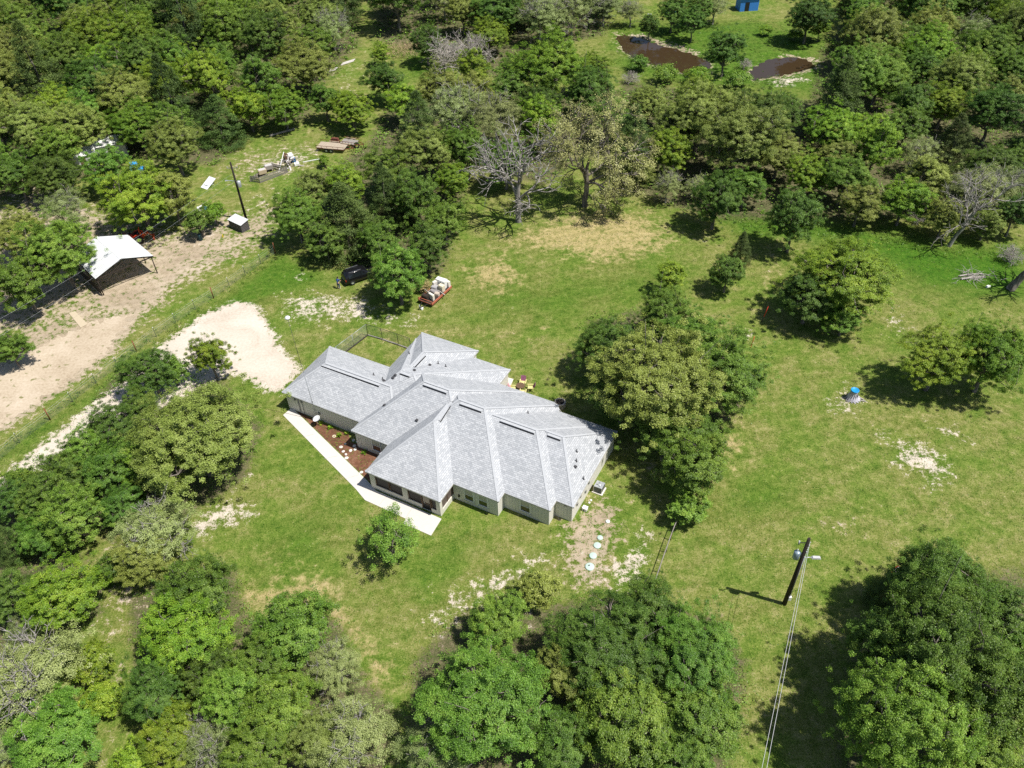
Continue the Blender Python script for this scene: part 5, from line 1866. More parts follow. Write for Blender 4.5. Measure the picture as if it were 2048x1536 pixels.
for a_, b_ in zip(pts[:-1], pts[1:]):
    s.cyl(a_ - pts[0] + Vector((0, 0, 0.2)), b_ - pts[0] + Vector((0, 0, 0.2)), 0.2, 0.17, 9)
o = s.build("log_edging", M_wood_grey)
o.location = pts[0]
tag(o, "grey logs laid end to end along the back of the junk clearing", "logs")
for x0, y0, x1, y1, lab in ((682, 131, 707, 123, "longer pale board stack at the left of the top clearing"), (657, 144, 672, 140, "shorter pale board stack at the left of the top clearing")):
    a_, b_ = g0(x0, y0), g0(x1, y1)
    t = thing("board_stack", lab, "boards", a_, 0, "board stacks in the top clearing")
    s = MB()
    for k in range(4):
        dv = Vector((0.1 * k, 0.25 * k, 0.08 + 0.05 * k))
        s.beam(dv, b_ - a_ + dv, 0.22, 0.05)
    s.build("boards", mat("bleached_board", (0.56, 0.53, 0.50), 0.85, var=0.15), t)
# sheet metal and barrel by the shed
o = MB().box((0, 0, 0.45), (1.3, 2.4, 0.04), 0, (0.35, 0.1)).box((0, 0, 0.22), (0.8, 1.2, 0.4)).build("metal_sheet", M_tin)
o.location = g0(418, 371)
o.rotation_euler = (0, 0, -0.5)
tag(o, "grey metal sheet propped up left of the utility pole in the clearing", "metal sheet")
for x, y, m_, lab in ((412, 421, M_blue, "blue barrel beside the slender light tree"), (402, 480, mat("dark_teal", (0.02, 0.06, 0.07), 0.5), "dark barrel in the shade of the small dark tree")):
    o = MB().lathe([(0.26, 0), (0.29, 0.05), (0.30, 0.3), (0.29, 0.34), (0.30, 0.6), (0.29, 0.85), (0.26, 0.9), (0, 0.9)], 16).build("barrel", m_)
    o.location = g0(x, y)
    tag(o, lab, "barrel")
o = MB().box((0, 0, 0.25), (1.0, 0.6, 0.5), 0.3, taper=0.9).box((0.1, 0.1, 0.55), (0.5, 0.4, 0.12), 0.8).build("white_crate", M_white)
o.location = g0(402, 420)
tag(o, "white crate left of the blue barrel by the slender tree", "crate")
o = MB().box((0, 0, 0.15), (0.2, 0.2, 0.3), 0.2, taper=0.7).cyl((0, 0, 0.3), (0, 0, 0.42), 0.05, n=8).build("yellow_jug", mat("yellow_plastic", (0.6, 0.45, 0.02), 0.5))
o.location = g0(446, 474)
tag(o, "small yellow jug on the dirt near the metal-roofed shed", "jug")
# white sheds and blue tarp glimpsed under the broad bright tree
for x, y, d, rz, lab in ((170, 330, (4.2, 3.0, 2.2), 0.5, "white-roofed shed showing at the left under the bright tree"), (228, 308, (4.6, 3.4, 2.4), 0.35, "white-roofed shed showing through the top of the bright tree")):
    t = thing("storage_shed", lab, "shed", g0(x, y), rz, "white sheds behind the pole barn")
    MB().box((0, 0, d[2] / 2), d).build("wall", mat("shed_white", (0.6, 0.6, 0.6), 0.7), t)
    hx, hy, hz = d[0] / 2 + 0.2, d[1] / 2 + 0.2, d[2]
    make_obj("roof", [(-hx, -hy, hz), (hx, -hy, hz), (hx, 0, hz + 0.8), (-hx, 0, hz + 0.8), (hx, hy, hz), (-hx, hy, hz)], [(0, 1, 2, 3), (3, 2, 4, 5), (1, 4, 2), (0, 3, 5), (0, 5, 4, 1)], M_white, t)
    MB().box((0, -d[1] / 2 - 0.02, 0.95), (0.9, 0.05, 1.9)).build("door", M_brown, t)
o = MB().box((0, 0, 0.55), (1.6, 1.1, 1.1), 0.4, (0.1, 0.1), taper=0.7).box((1.0, -0.6, 0.35), (1.6, 1.0, 0.6), 0.1, (0.1, 0.2), taper=0.8).build("blue_tarp", mat("blue_tarp", (0.02, 0.30, 0.75), 0.5))
o.location = g0(270, 338)
tag(o, "bright blue tarp over a pile under the broad bright tree", "tarp")
# tan board on the dirt road's edge
q = [g0(x, y) for x, y in ((138, 626.5), (150.5, 623), (175.5, 648.5), (161.5, 656))]
o_ = sum(q, Vector()) / 4
o = MB().prism([((a_ - o_).x, (a_ - o_).y) for a_ in q], 0.01, 0.07).build("ramp_board", mat("tan_sheet", (0.50, 0.42, 0.30), 0.8, var=0.06))
o.location = o_
tag(o, "long tan plywood sheet lying flat beside the dirt road", "plywood sheet")

# ---- meadow bits
base = g0(1704, 797)
t = thing("covered_well", "well drum with a blue lid, wrapped in grey tarp, in the meadow", "well", base)
MB().lathe([(0.62, 0.0), (0.50, 0.15), (0.42, 0.5), (0.38, 1.0), (0.36, 1.25), (0.0, 1.25)], 18).build("drum", mat("grey_tarp", (0.42, 0.40, 0.44), 0.7, var=0.25, scale=5), t)
MB().lathe([(0.43, 1.20), (0.44, 1.32), (0.40, 1.345), (0.36, 1.30), (0.0, 1.30)], 20).build("lid", mat("lid_blue", (0.02, 0.30, 0.66), 0.4), t)
sk_ = MB()
for k in range(15):
    a_ = k * 0.42 + 0.1
    w0 = 0.40 + 0.04 * math.sin(k * 2.3)
    sk_.add([(0.39 * math.cos(a_), 0.39 * math.sin(a_), 1.0), (0.46 * math.cos(a_ + .2), 0.46 * math.sin(a_ + .2), 0.5), (0.95 * math.cos(a_ + .1), 0.95 * math.sin(a_ + .1), 0.03), (0.66 * math.cos(a_ - .25), 0.66 * math.sin(a_ - .25), 0.12)], [(0, 1, 2, 3)])
sk_.build("tarp_skirt", mat("pale_tarp", (0.52, 0.50, 0.56), 0.6, var=0.3, scale=4), t)
for k, (x0, y0, x1, y1) in enumerate(((1716, 801, 1732, 804), (1711, 792, 1728, 801), (1692, 803, 1712, 805))):
    a_, b_ = g0(x0, y0), g0(x1, y1)
    o = MB().cyl((0, 0, 0.07), b_ - a_ + Vector((0, 0, 0.09)), 0.08, 0.06, 8).build("fallen_log", TWIG)
    o.location = a_
    tag(o, "grey log lying at the foot of the blue-lidded well", "log", "logs at the well")
for x, y, xt, yt, lab in ((1523, 644, 1537, 612, "red and black striped marker pole in the big meadow tree's shadow"), (1500, 699, 1509, 673, "red marker pole at the upper right edge of the oak clump"),
                          (1422, 884, 1427, 868, "short red marker pole under the oak clump's lower right")):
    b_ = g0(x, y)
    hh = min(np.linspace(0.3, 4, 200), key=lambda h: abs(to_px((b_.x, b_.y, h))[0][1] - yt))
    top = at(xt, yt, hh) - b_
    t = thing("marker_pole", lab, "marker pole", b_, 0, "red marker poles across the meadow")
    MB().cyl((0, 0, 0), top * 0.35, 0.045, n=8).build("lower_pole", M_blackmetal if "black" in lab else M_red, t)
    MB().cyl(top * 0.35, top, 0.05, 0.03, n=8).build("flagging", mat("marker_red", (0.75, 0.06, 0.04), 0.6), t)
o = MB().box((0, 0, 0.12), (0.5, 0.3, 0.2), 0.4, taper=0.7).box((0.25, 0.1, 0.06), (0.3, 0.2, 0.12)).build("white_rock", M_white)
o.location = g0(1975, 574)
tag(o, "white rock beside the fallen grey branches", "rock")
# under the lower right trees
o = MB().lathe([(0.30, 0), (0.36, 0.5), (0.33, 0.52), (0.3, 0.1), (0, 0.1)], 16).build("white_tub", M_white)
o.location = g0(1917, 1352)
tag(o, "white tub under the trees of the lower right wood", "tub")
t = thing("yard_cart", "red and white yard cart at the left tip of the dark spreading tree", "cart", g0(1790, 1150), 0.6)
MB().box((0, 0, 0.5), (1.0, 0.6, 0.3), taper=1.1).build("tray", M_red, t)
MB().box((0, 0, 0.70), (0.8, 0.45, 0.14)).build("load", M_white, t)
MB().beam((-0.5, 0, 0.5), (-1.0, 0, 0.75), 0.05).build("handle", M_blackmetal, t)
for sx in (-0.3, 0.3):
    for sy in (-1, 1):
        wheel(t, sx, sy * 0.36, 0.2, 0.1, M_white)
# far bank of the pond
t = thing("blue_shed", "bright blue shed at the top edge beyond the pond", "shed", g0(1497, 22), 0.1)
MB().box((0, 1.4, 1.3), (4.2, 3.0, 2.6)).build("wall", mat("bright_blue_paint", (0.05, 0.24, 0.72), 0.6, var=0.08), t)
make_obj("roof", [(-2.3, -0.3, 2.62), (2.3, -0.3, 2.62), (2.3, 1.4, 3.5), (-2.3, 1.4, 3.5), (2.3, 3.1, 2.62), (-2.3, 3.1, 2.62)], [(0, 1, 2, 3), (3, 2, 4, 5), (1, 4, 2), (0, 3, 5), (0, 5, 4, 1)], mat("bright_blue_roof", (0.07, 0.30, 0.80), 0.5), t)
MB().box((-0.5, -0.12, 0.95), (0.95, 0.04, 1.9)).build("door", M_blackmetal, t)
o = MB().lathe([(0.75, 0), (0.8, 0.35), (0.85, 0.4), (0.7, 0.38), (0.65, 0.08), (0, 0.08)], 18).build("paddling_pool", mat("turquoise_plastic", (0.03, 0.50, 0.56), 0.4))
o.location = g0(1342, 29)
o.scale = (1.5, 0.9, 1.4)
tag(o, "turquoise plastic tub on the far bank of the pond", "tub")
t = thing("barbecue_grill", "small dark grill with a white top on the far bank of the pond", "grill", g0(1298, 39))
MB().box((0, 0, 0.85), (1.1, 0.7, 0.5), taper=0.8).build("firebox", M_blackmetal, t)
MB().box((0, 0, 1.12), (0.8, 0.5, 0.06)).build("lid", M_white, t)
for sx in (-1, 1):
    for sy in (-1, 1):
        MB().box((sx * 0.45, sy * 0.28, 0.3), (0.06, 0.06, 0.6)).build("leg", M_blackmetal, t)


# ------------------------------------------------------------------ trees
def tubes(paths, n=5):
    """paths: list of (points, radii) -> MB of tapered tubes"""
    mb = MB()
    for pts, rad in paths:
        vs, fs = [], []
        m = len(pts)
        for i, p in enumerate(pts):
            d = (pts[min(i + 1, m - 1)] - pts[max(i - 1, 0)])
            d = d.normalized() if d.length > 1e-9 else Vector((0, 0, 1))
            u = Vector((0, 0, 1)) if abs(d.z) < 0.9 else Vector((1, 0, 0))
            a = d.cross(u).normalized()
            b = a.cross(d)
            for k in range(n):
                t = 2 * math.pi * k / n
                vs.append(p + a * (rad[i] * math.cos(t)) + b * (rad[i] * math.sin(t)))
        for i in range(m - 1):
            for k in range(n):
                fs.append((i * n + k, i * n + (k + 1) % n, (i + 1) * n + (k + 1) % n, (i + 1) * n + k))
        mb.add(vs, fs, True)
    return mb


def bend(a, b, k, wob, r):
    """k+1 points from a to b with a wandering middle"""
    pts = [a.lerp(b, i / k) for i in range(k + 1)]
    L = (b - a).length
    for i in range(1, k):
        pts[i] = pts[i] + Vector((r.uniform(-1, 1), r.uniform(-1, 1), r.uniform(-1, 1))) * wob * L
    return pts


def leaves_at(C, N_, size, g, out_c, droop=0.3, spread=(1, 1, 0.75), aspect=0.6):
    """leaf quads: C (n,3) centres, N_ leaf normals bias from crown centre"""
    n = len(C)
    nrm = (C - out_c)
    nrm /= np.linalg.norm(nrm, axis=1, keepdims=True) + 1e-9
    nrm = nrm * 0.55 + np.array([0, 0, 0.6]) + g.normal(0, 0.42, (n, 3))
    nrm /= np.linalg.norm(nrm, axis=1, keepdims=True) + 1e-9
    t = g.normal(0, 1, (n, 3))
    t -= (t * nrm).sum(1, keepdims=True) * nrm
    t /= np.linalg.norm(t, axis=1, keepdims=True) + 1e-9
    b = np.cross(nrm, t)
    s = size * g.uniform(0.6, 1.35, (n, 1))
    V = np.empty((n, 4, 3))
    V[:, 0] = C - t * s
    V[:, 1] = C - b * s * aspect + t * s * 0.1 + nrm * s * 0.18
    V[:, 2] = C + t * s
    V[:, 3] = C + b * s * aspect - t * s * 0.1 + nrm * s * 0.18
    return V.reshape(-1, 3)


def crown_proto(seed, nleaf, leaf, H, base, lobes=9, lobe_r=0.42, clumps=16, clump_r=0.15, flat=1.0, cone=False, thin=0.0, aspect=0.5):
    """crown of radius 1 standing from z=base to z=H; returns (leaf vertices, branch paths)"""
    g = np.random.default_rng(seed)
    r = random.Random(seed)
    zc = (base + H) / 2
    rz = (H - base) / 2
    cs = []
    if cone:
        for k in range(lobes * clumps):
            t = g.uniform(0, 1) ** 1.35
            z = base + (H - base) * (0.02 + 0.96 * t)
            rad = (1 - t) ** 0.75 * g.uniform(0.55, 1.02)
            an = g.uniform(0, 2 * math.pi)
            rad *= 1 + 0.16 * math.sin(3 * an + seed) + 0.10 * math.sin(7 * an + 2.1 * seed)
            cs.append((rad * math.cos(an), rad * math.sin(an), z, clump_r * (0.75 + 0.5 * (1 - t)), 0))
        lob = []
    else:
        lob = []
        for k in range(lobes):
            # golden-spiral on the upper three quarters of an ellipsoid, jittered, uneven radius
            f = (k + 0.5) / lobes
            cz = 1 - 1.8 * f
            an = k * 2.39996 + g.uniform(-0.5, 0.5) + seed
            ro = math.sqrt(max(0.0, 1 - cz * cz))
            reach = g.uniform(0.40, 0.72)
            lr = lobe_r * g.uniform(0.72, 1.18)
            lob.append((ro * math.cos(an) * reach, ro * math.sin(an) * reach, zc + cz * rz * reach * 0.95, lr))
        lob.append((g.uniform(-.12, .12), g.uniform(-.12, .12), zc + rz * 0.32, lobe_r))
        for li, (x, y, z, lr) in enumerate(lob):
            for k in range(clumps):
                d = g.normal(0, 1, 3)
                d[2] = abs(d[2]) * 0.6 + d[2] * 0.5
                d /= np.linalg.norm(d)
                q = lr * g.uniform(0.68, 1.05)
                cs.append((x + d[0] * q, y + d[1] * q, z + d[2] * q * 0.8 * flat, clump_r * g.uniform(0.65, 1.3), li))
    if not cone:
        # sprays that ignore the lobes: an uneven shell with spurs reaching out of it
        nfree = int(lobes * clumps * 0.38)
        for k in range(nfree):
            d = g.normal(0, 1, 3)
            d /= np.linalg.norm(d)
            if d[2] < -0.45:
                d[2] *= -0.4
            wv = 1 + 0.17 * math.sin(3 * math.atan2(d[1], d[0]) + seed) + 0.09 * math.sin(5 * math.atan2(d[1], d[0]) + 1.7 * seed) + 0.10 * math.sin(4 * d[2] + seed)
            q = wv * (g.uniform(0.55, 0.93) if g.uniform() > 0.12 else g.uniform(0.9, 1.1))
            cs.append((d[0] * q, d[1] * q, zc + d[2] * q * rz, clump_r * g.uniform(0.5, 1.1), -1))
    cs = np.array(cs)
    if thin:
        cs = cs[g.uniform(0, 1, len(cs)) > thin]
    w = cs[:, 3] ** 2 * g.uniform(0.5, 1.5, len(cs))
    ci = g.choice(len(cs), nleaf, p=w / w.sum())
    off = g.normal(0, 1, (nleaf, 3))
    off /= np.linalg.norm(off, axis=1, keepdims=True)
    off *= np.minimum(g.uniform(0, 1, (nleaf, 1)) ** 0.5 + g.exponential(0.12, (nleaf, 1)), 2.0)
    off[:, 2] *= 0.55
    C = cs[ci, :3] + off * cs[ci, 3:4] * 1.1
    C[:, 2] = np.maximum(C[:, 2], base * 0.6)
    V = leaves_at(C, None, leaf, g, np.array([0, 0, zc - 0.2 * rz]), aspect=aspect)
    # limbs
    paths = []
    tr = 0.052
    top = Vector((r.uniform(-.05, .05), r.uniform(-.05, .05), base + (H - base) * (0.9 if cone else 0.35)))
    trunk = bend(Vector((0, 0, -0.03)), top, 5, 0.025, r)
    paths.append((trunk, [tr * (1.25 - 0.16 * i) if not cone else tr * (1.0 - 0.17 * i) for i in range(6)]))
    for x, y, z, lr in lob:
        s = trunk[r.randint(3, 5)]
        e = Vector((x, y, z))
        pts = bend(s, e, 4, 0.07, r)
        paths.append((pts, [tr * 0.62, tr * 0.5, tr * 0.38, tr * 0.28, tr * 0.18]))
        near = cs[(np.abs(cs[:, 0] - x) < lr * 1.1) & (np.abs(cs[:, 1] - y) < lr * 1.1)]
        for k in range(min(len(near), 7)):
            c = near[r.randrange(len(near))]
            t = Vector(c[:3])
            paths.append((bend(pts[r.randint(2, 4)], t + (t - e) * 0.12, 3, 0.10, r), [tr * 0.2, tr * 0.15, tr * 0.1, tr * 0.05]))
    return V, paths


def bare_proto(seed, H=2.0, lean=0.0, levels=4, spread=1.0, first=0.38, tr=0.075, fan=(4, 4, 4, 3), droop=0.0, low=2):
    """leafless branching skeleton of radius about 1"""
    r = random.Random(seed)
    paths, tips = [], []

    def grow(p, d, L, rad, lv):
        k = 4
        pts, q, dd = [p], p.copy(), d.copy()
        for i in range(k):
            dd = (dd + Vector((r.uniform(-1, 1), r.uniform(-1, 1), r.uniform(-0.6, 0.7) - droop * (lv > 1))) * 0.30).normalized()
            q = q + dd * L / k
            pts.append(q.copy())
        paths.append((pts, [rad * (1 - 0.13 * i) for i in range(k + 1)]))
        if lv >= levels:
            tips.append(pts[-1])
            tips.append(pts[-2])
            return
        nb = fan[min(lv, len(fan) - 1)]
        for j in range(nb):
            s = pts[r.randint(2, k)] if j else pts[-1]
            an = r.uniform(0, 2 * math.pi)
            u = dd.orthogonal().normalized()
            w = dd.cross(u)
            tilt = r.uniform(0.45, 1.15) * spread
            nd = (dd * math.cos(tilt) + (u * math.cos(an) + w * math.sin(an)) * math.sin(tilt))
            nd.z += 0.12
            grow(s, nd.normalized(), L * r.uniform(0.55, 0.78), rad * (0.58 if j else 0.66), lv + 1)
    base = Vector((0, 0, -0.03))
    d0 = Vector((math.sin(lean), 0, math.cos(lean)))
    k = 5
    tp = bend(base, base + d0 * H * first, k, 0.02, r)
    trunk = [(tp, [tr * (1.3 - 0.13 * i) if i == 0 else tr * (1.1 - 0.07 * i) for i in range(k + 1)])]
    for j in range(fan[0] + 1):
        an = j * 2 * math.pi / (fan[0] + 1) + r.uniform(-.4, .4)
        tilt = r.uniform(0.35, 1.05) * spread if j else 0.12
        nd = (d0 * math.cos(tilt) + Vector((math.cos(an), math.sin(an), 0)) * math.sin(tilt)).normalized()
        grow(tp[r.randint(3, 5)] if j else tp[-1], nd, H * r.uniform(0.26, 0.36), tr * 0.55, 1)
    for j in range(low):      # low drooping limbs
        an = r.uniform(0, 6.28)
        grow(tp[r.randint(2, 3)], Vector((math.cos(an), math.sin(an), 0.1)).normalized(), H * 0.22, tr * 0.3, 2)
    return trunk, paths, tips


PROTO = {}


def proto(key, V, paths, bark, thick=5):
    nf = len(V) // 4
    me = quad_mesh(key + "_crown", V, nf, LEAF['green']) if nf else None
    mb = tubes(paths, thick)
    tm = bpy.data.meshes.new(key + "_trunk")
    tm.from_pydata(mb.v, [], mb.f)
    tm.polygons.foreach_set("use_smooth", [True] * len(tm.polygons))
    tm.update()
    tm.materials.append(bark)
    PROTO[key] = (me, tm)


for s in range(4):
    proto("big%d" % s, *crown_proto(40 + s, 165000, 0.0104, 1.70 + 0.08 * s, 0.14, lobes=20, lobe_r=0.32, clumps=44, clump_r=0.056, thin=0.06), BARK)
for s in range(4):
    proto("mid%d" % s, *crown_proto(60 + s, 70000, 0.0158, 1.95 + 0.1 * s, 0.12, lobes=15, lobe_r=0.35, clumps=30, clump_r=0.076, thin=0.05), BARK)
for s in range(3):
    proto("small%d" % s, *crown_proto(80 + s, 17000, 0.033, 2.0 + 0.15 * s, 0.16, lobes=11, lobe_r=0.38, clumps=20, clump_r=0.115), BARK)
for s in range(3):
    proto("cedar%d" % s, *crown_proto(100 + s, 36000, 0.0215, 2.3 + 0.25 * s, 0.08, lobes=16, clumps=26, clump_r=0.11, cone=True, aspect=0.4), BARK)
for s in range(3):
    V, pa = crown_proto(120 + s, 38000, 0.0135, 1.9, 0.16, lobes=15, lobe_r=0.37, clumps=26, clump_r=0.080, thin=0.15)
    tk, br, tips = bare_proto(130 + s, 1.9, 0.0, 4, 0.95, 0.3, 0.05)
    proto("sparse%d" % s, V, tk + br, BARK_GREY, 4)
for s in range(2):
    V, pa = crown_proto(140 + s, 14000, 0.021, 2.15, 0.45, lobes=11, lobe_r=0.40, clumps=9, clump_r=0.12, thin=0.25)
    proto("open%d" % s, V, pa, BARK)
for s in range(2):
    proto("bush%d" % s, *crown_proto(150 + s, 7000, 0.045, 1.35, 0.06, lobes=6, lobe_r=0.46, clumps=14, clump_r=0.2), BARK)

NVAR = {"big": 4, "mid": 4, "small": 3, "cedar": 3, "sparse": 3, "bush": 2, "open": 2}
KIND = {  # code: (object name, category, leaf material, big/mid family, words)
    'O': ("oak_tree", "tree", 'oak', "olive oak"),
    'G': ("leafy_tree", "tree", 'green', "mid-green tree"),
    'B': ("leafy_tree", "tree", 'bright', "yellow-green tree"),
    'D': ("leafy_tree", "tree", 'dark', "dark leafy tree"),
    'C': ("cedar_tree", "tree", 'cedar', "dark cedar"),
    'P': ("pale_tree", "tree", 'pale', "pale twiggy tree"),
    'S': ("thin_tree", "tree", 'straw', "thin straw-coloured tree"),
}
TINTED = {}
TREES = []      # (pos, R, code, label or None, pixel)
_used = {}


def plant(pos, Rad, code, label, group=None, hs=1.0, fam=None, cat=None):
    nm, ct, lf, _w = KIND[code]
    if not fam:
        if code == 'C':
            fam = "cedar"
        elif code in 'PS':
            fam = "sparse"
        elif Rad > 4.4:
            fam = "big"
        elif Rad > 2.3:
            fam = "mid"
        else:
            fam = "small"
    if fam == "bush":
        nm = "bush"
    k = _used.get(fam, 0)
    _used[fam] = k + 1
    crown, trunk = PROTO["%s%d" % (fam, k % NVAR[fam])]
    t = thing(nm, label, cat or ("bush" if fam == "bush" else ct), pos, rng.uniform(0, 6.283), group,
              (Rad * rng.uniform(0.94, 1.10), Rad * rng.uniform(0.86, 1.06), Rad * hs))
    key = (crown.name, lf)
    if key not in TINTED:       # one mesh per crown shape and leaf colour, shared by all trees of that kind
        m_ = crown.copy()
        m_.materials[0] = LEAF[lf]
        TINTED[key] = m_
    c = bpy.data.objects.new("crown", TINTED[key])
    c.parent = t
    col.objects.link(c)
    b = bpy.data.objects.new("trunk", trunk)
    b.parent = t
    col.objects.link(b)
    return t


def tree_px(cx, cy, rx, code, label=None, hs=1.0, zf=None, fam=None):
    """a tree whose crown centre is seen at (cx, cy) with half-width rx pixels"""
    zc = 4.0
    for _ in range(6):
        p = at(cx, cy, zc)
        Rad = rx * dist(p) / F_PX
        top = (2.6 if code == 'C' else 1.35 if fam == "bush" else 2.0) * Rad * hs
        zc = (0.42 if code == 'C' else 0.5 if fam == "bush" else 0.56) * top
    TREES.append(((p.x, p.y, 0.0), Rad * 1.06, code, label, (cx, cy), hs, fam))


T = tree_px
# ---- left of the lawn and along the driveway
T(385, 862, 138, 'O', "broad olive oak overhanging the driveway, left of the front lawn", .85)
T(418, 712, 42, 'B', "upright leafy tree standing alone on the white driveway", 1.25)
T(345, 742, 34, 'G')
T(282, 815, 44, 'D')
T(172, 910, 52, 'G')
T(95, 1000, 58, 'D')
T(245, 1010, 50, 'D')
T(300, 745, 60, 'D', "small dark tree on the near edge of the driveway", .9)
T(226, 862, 60, 'D', "dark tree over the driveway between the oak and the wire fence", .9)
T(132, 955, 62, 'D', "dark bushy tree where the driveway leaves the picture", .85)
T(48, 968, 42, 'G', "green tree on the left picture edge beside the driveway", .8)
T(225, 930, 70, 'D', "dark tree hemmed in behind the broad olive oak", .8)
T(278, 925, 50, 'B')
T(28, 1008, 50, 'D')
T(150, 1035, 68, 'G')
T(75, 1075, 50, 'G')
T(20, 1085, 40, 'C')
T(308, 1062, 82, 'P', "pale twiggy tree on the edge of the front lawn below the olive oak", .9)
T(290, 1120, 66, 'O', "light olive tree in front of the pale twiggy one at the lawn edge", .85)
T(128, 1195, 82, 'B', "round bright green tree above the bare strip at lower left", .85)
T(28, 1195, 58, 'D')
T(55, 1260, 45, 'P')
T(228, 1140, 36, 'D')
T(70, 1345, 112, 'P', "large pale twiggy tree on the left picture edge", .8)
T(188, 1325, 44, 'B')
T(205, 1400, 42, 'B')
T(110, 1462, 92, 'G', "broad green tree in the bottom left corner", .8)
T(14, 1490, 40, 'P')
T(20, 1415, 45, 'D')
# ---- grove below the lawn
T(395, 1190, 82, 'D', "dark green tree with shiny leaves at the lawn's lower left corner", .95)
T(370, 1275, 92, 'B', "bright green tree between the dark shiny one and the bottom grove", .85)
T(310, 1390, 70, 'D')
T(420, 1350, 65, 'D')
T(588, 1262, 88, 'G', "feathery green tree beside the straw-coloured track", .9)
T(520, 1330, 66, 'G')
T(668, 1332, 62, 'P', "pale tree tucked against the feathery green one by the straw track", .9)
T(470, 1400, 75, 'G')
T(420, 1478, 62, 'P', "pale twiggy tree in the middle of the bottom left grove", .9)
T(340, 1470, 62, 'B')
T(560, 1420, 80, 'G')
T(515, 1500, 70, 'G')
T(700, 1470, 90, 'P', "pale open tree with bare stems on the bottom picture edge", .8)
T(625, 1480, 60, 'O')
T(268, 1520, 45, 'B')
T(870, 1500, 70, 'P')
T(780, 1080, 66, 'G', "lone open-crowned young tree on the front lawn below the porch", 0.9, None, "open")
# ---- centre bottom
T(965, 1400, 150, 'G', "huge mid-green tree with grey twigs at bottom centre", .85)
T(998, 1240, 68, 'G', "rounded green tree above the huge one at bottom centre", .9)
T(1078, 1178, 44, 'O', "small pale tree with a visible trunk near the septic lids", 1.0)
T(1215, 1300, 118, 'D', "left half of the oak clump under the septic lids", .8)
T(1385, 1310, 112, 'G', "right half of the oak clump facing the utility pole", .8)
T(1300, 1225, 78, 'D', "oak at the top of the clump just below the white sand patch", .8)
T(1250, 1440, 108, 'G', "oak in the front of the clump on the bottom picture edge", .8)
T(1395, 1440, 92, 'G', "oak at the lower right of the clump beside the shaded strip", .8)
T(1130, 1350, 62, 'O')
T(1120, 1490, 70, 'D')
T(1355, 1525, 70, 'G')
# ---- bottom right
T(1880, 1165, 112, 'D', "dark spreading tree at the top of the lower right wood", 1.35)
T(1990, 1235, 80, 'D')
T(1790, 1180, 50, 'C')
T(1880, 1300, 150, 'D', "tall dark tree in the middle of the lower right wood", 1.35)
T(1800, 1440, 140, 'G', "big fresh green tree on the bottom edge right of the power lines", 1.35)
T(1975, 1400, 110, 'D', "dark tree in the lower right corner behind the fresh green one", 1.3)
T(2040, 1310, 70, 'G')
T(1950, 1520, 90, 'G')
T(1765, 1300, 80, 'D', None, 1.5)
# ---- right of the house
T(1245, 790, 70, 'D')
T(1390, 690, 80, 'G')
T(1218, 686, 80, 'D', "dark tree nearest the back patio of the house", 1.0)
T(1332, 625, 72, 'G', "green tree behind the large clump right of the house", 1.05)
T(1338, 558, 30, 'B', "small bright tree poking out behind the clump right of the house", 1.1)
T(1315, 760, 140, 'O', "large grey-olive oak right of the house", .9)
T(1442, 745, 102, 'G', "leafy oak on the far right of the clump beside the house", .9)
T(1350, 848, 90, 'G', "oak between the large grey-olive oak and the air conditioner side", .9)
T(1390, 935, 80, 'G', "green tree at the lower end of the clump beside the house", .95)
T(1375, 1015, 42, 'G', "low green tree over the end of the right wire fence", .8)
# ---- meadow on the right
T(1455, 548, 38, 'D', "small round tree standing alone in the meadow with its shadow beside it", 1.05)
T(1482, 502, 26, 'C', "young cedar just behind the small round meadow tree", .95)
T(1690, 548, 112, 'B', "big round meadow tree with yellow-green tips", .8)
T(1618, 600, 62, 'D', "dark tree at the left foot of the big round meadow tree", .85)
T(1690, 635, 46, 'G', "leafy tree on the near side of the big round meadow tree", .9)
T(1880, 715, 80, 'B', "left of two yellowish trees on the right picture edge", 1.0)
T(1985, 710, 86, 'B', "right of two yellowish trees on the right picture edge", 1.05)
# ---- grove between the shed and the house
T(590, 420, 66, 'G', "rounded green tree just right of the small metal-roofed shed", 1.05)
T(690, 440, 82, 'C', "broad dark cedar over the parked black car", .75)
T(625, 380, 44, 'O')
T(692, 372, 46, 'B')
T(652, 484, 42, 'D')
T(757, 478, 50, 'G', "pale leafy tree right behind the parked black car", 1.0)
T(795, 548, 62, 'G', "leafy tree with slender trunks beside the loaded red trailer", 1.1)
T(768, 556, 34, 'O')
T(855, 495, 46, 'D', "dense dark tree with a bare stem behind the loaded red trailer", 1.1)
T(888, 440, 50, 'G')
T(830, 395, 58, 'D')
T(770, 400, 52, 'C')
T(772, 345, 50, 'G')
T(648, 322, 12, 'B', "tiny bright tree beside the flatbed trailer", 1.1)
T(702, 212, 50, 'B', "bright yellow-green tree behind the flatbed trailers", .9)
T(650, 205, 36, 'G')
T(768, 160, 44, 'D', "dark tree in the small clearing at the top", 1.0)
T(805, 205, 40, 'B', "bright tree just right of the dark one in the top clearing", 1.0)
T(852, 88, 34, 'D', "dark tree between the reeds and the grey thicket at the top", 1.1)
T(762, 108, 22, 'B')
T(850, 300, 64, 'O')
T(835, 240, 34, 'P')
T(915, 215, 66, 'P', "grey-green twiggy tree below the grey thicket", 1.0)
T(990, 235, 66, 'P', "pale tree right of the grey-green twiggy one near the grey thicket", 1.0)
T(925, 295, 60, 'G')
T(1100, 120, 78, 'B', "big bright round tree left of the pond", 1.1)
T(1182, 175, 58, 'D', "dark tree between the big bright one and the pond", 1.1)
T(1080, 205, 50, 'D')
T(1030, 145, 40, 'G')
T(905, 365, 40, 'B')
T(1010, 320, 58, 'G')
T(1225, 235, 52, 'G')
T(1265, 300, 52, 'C')
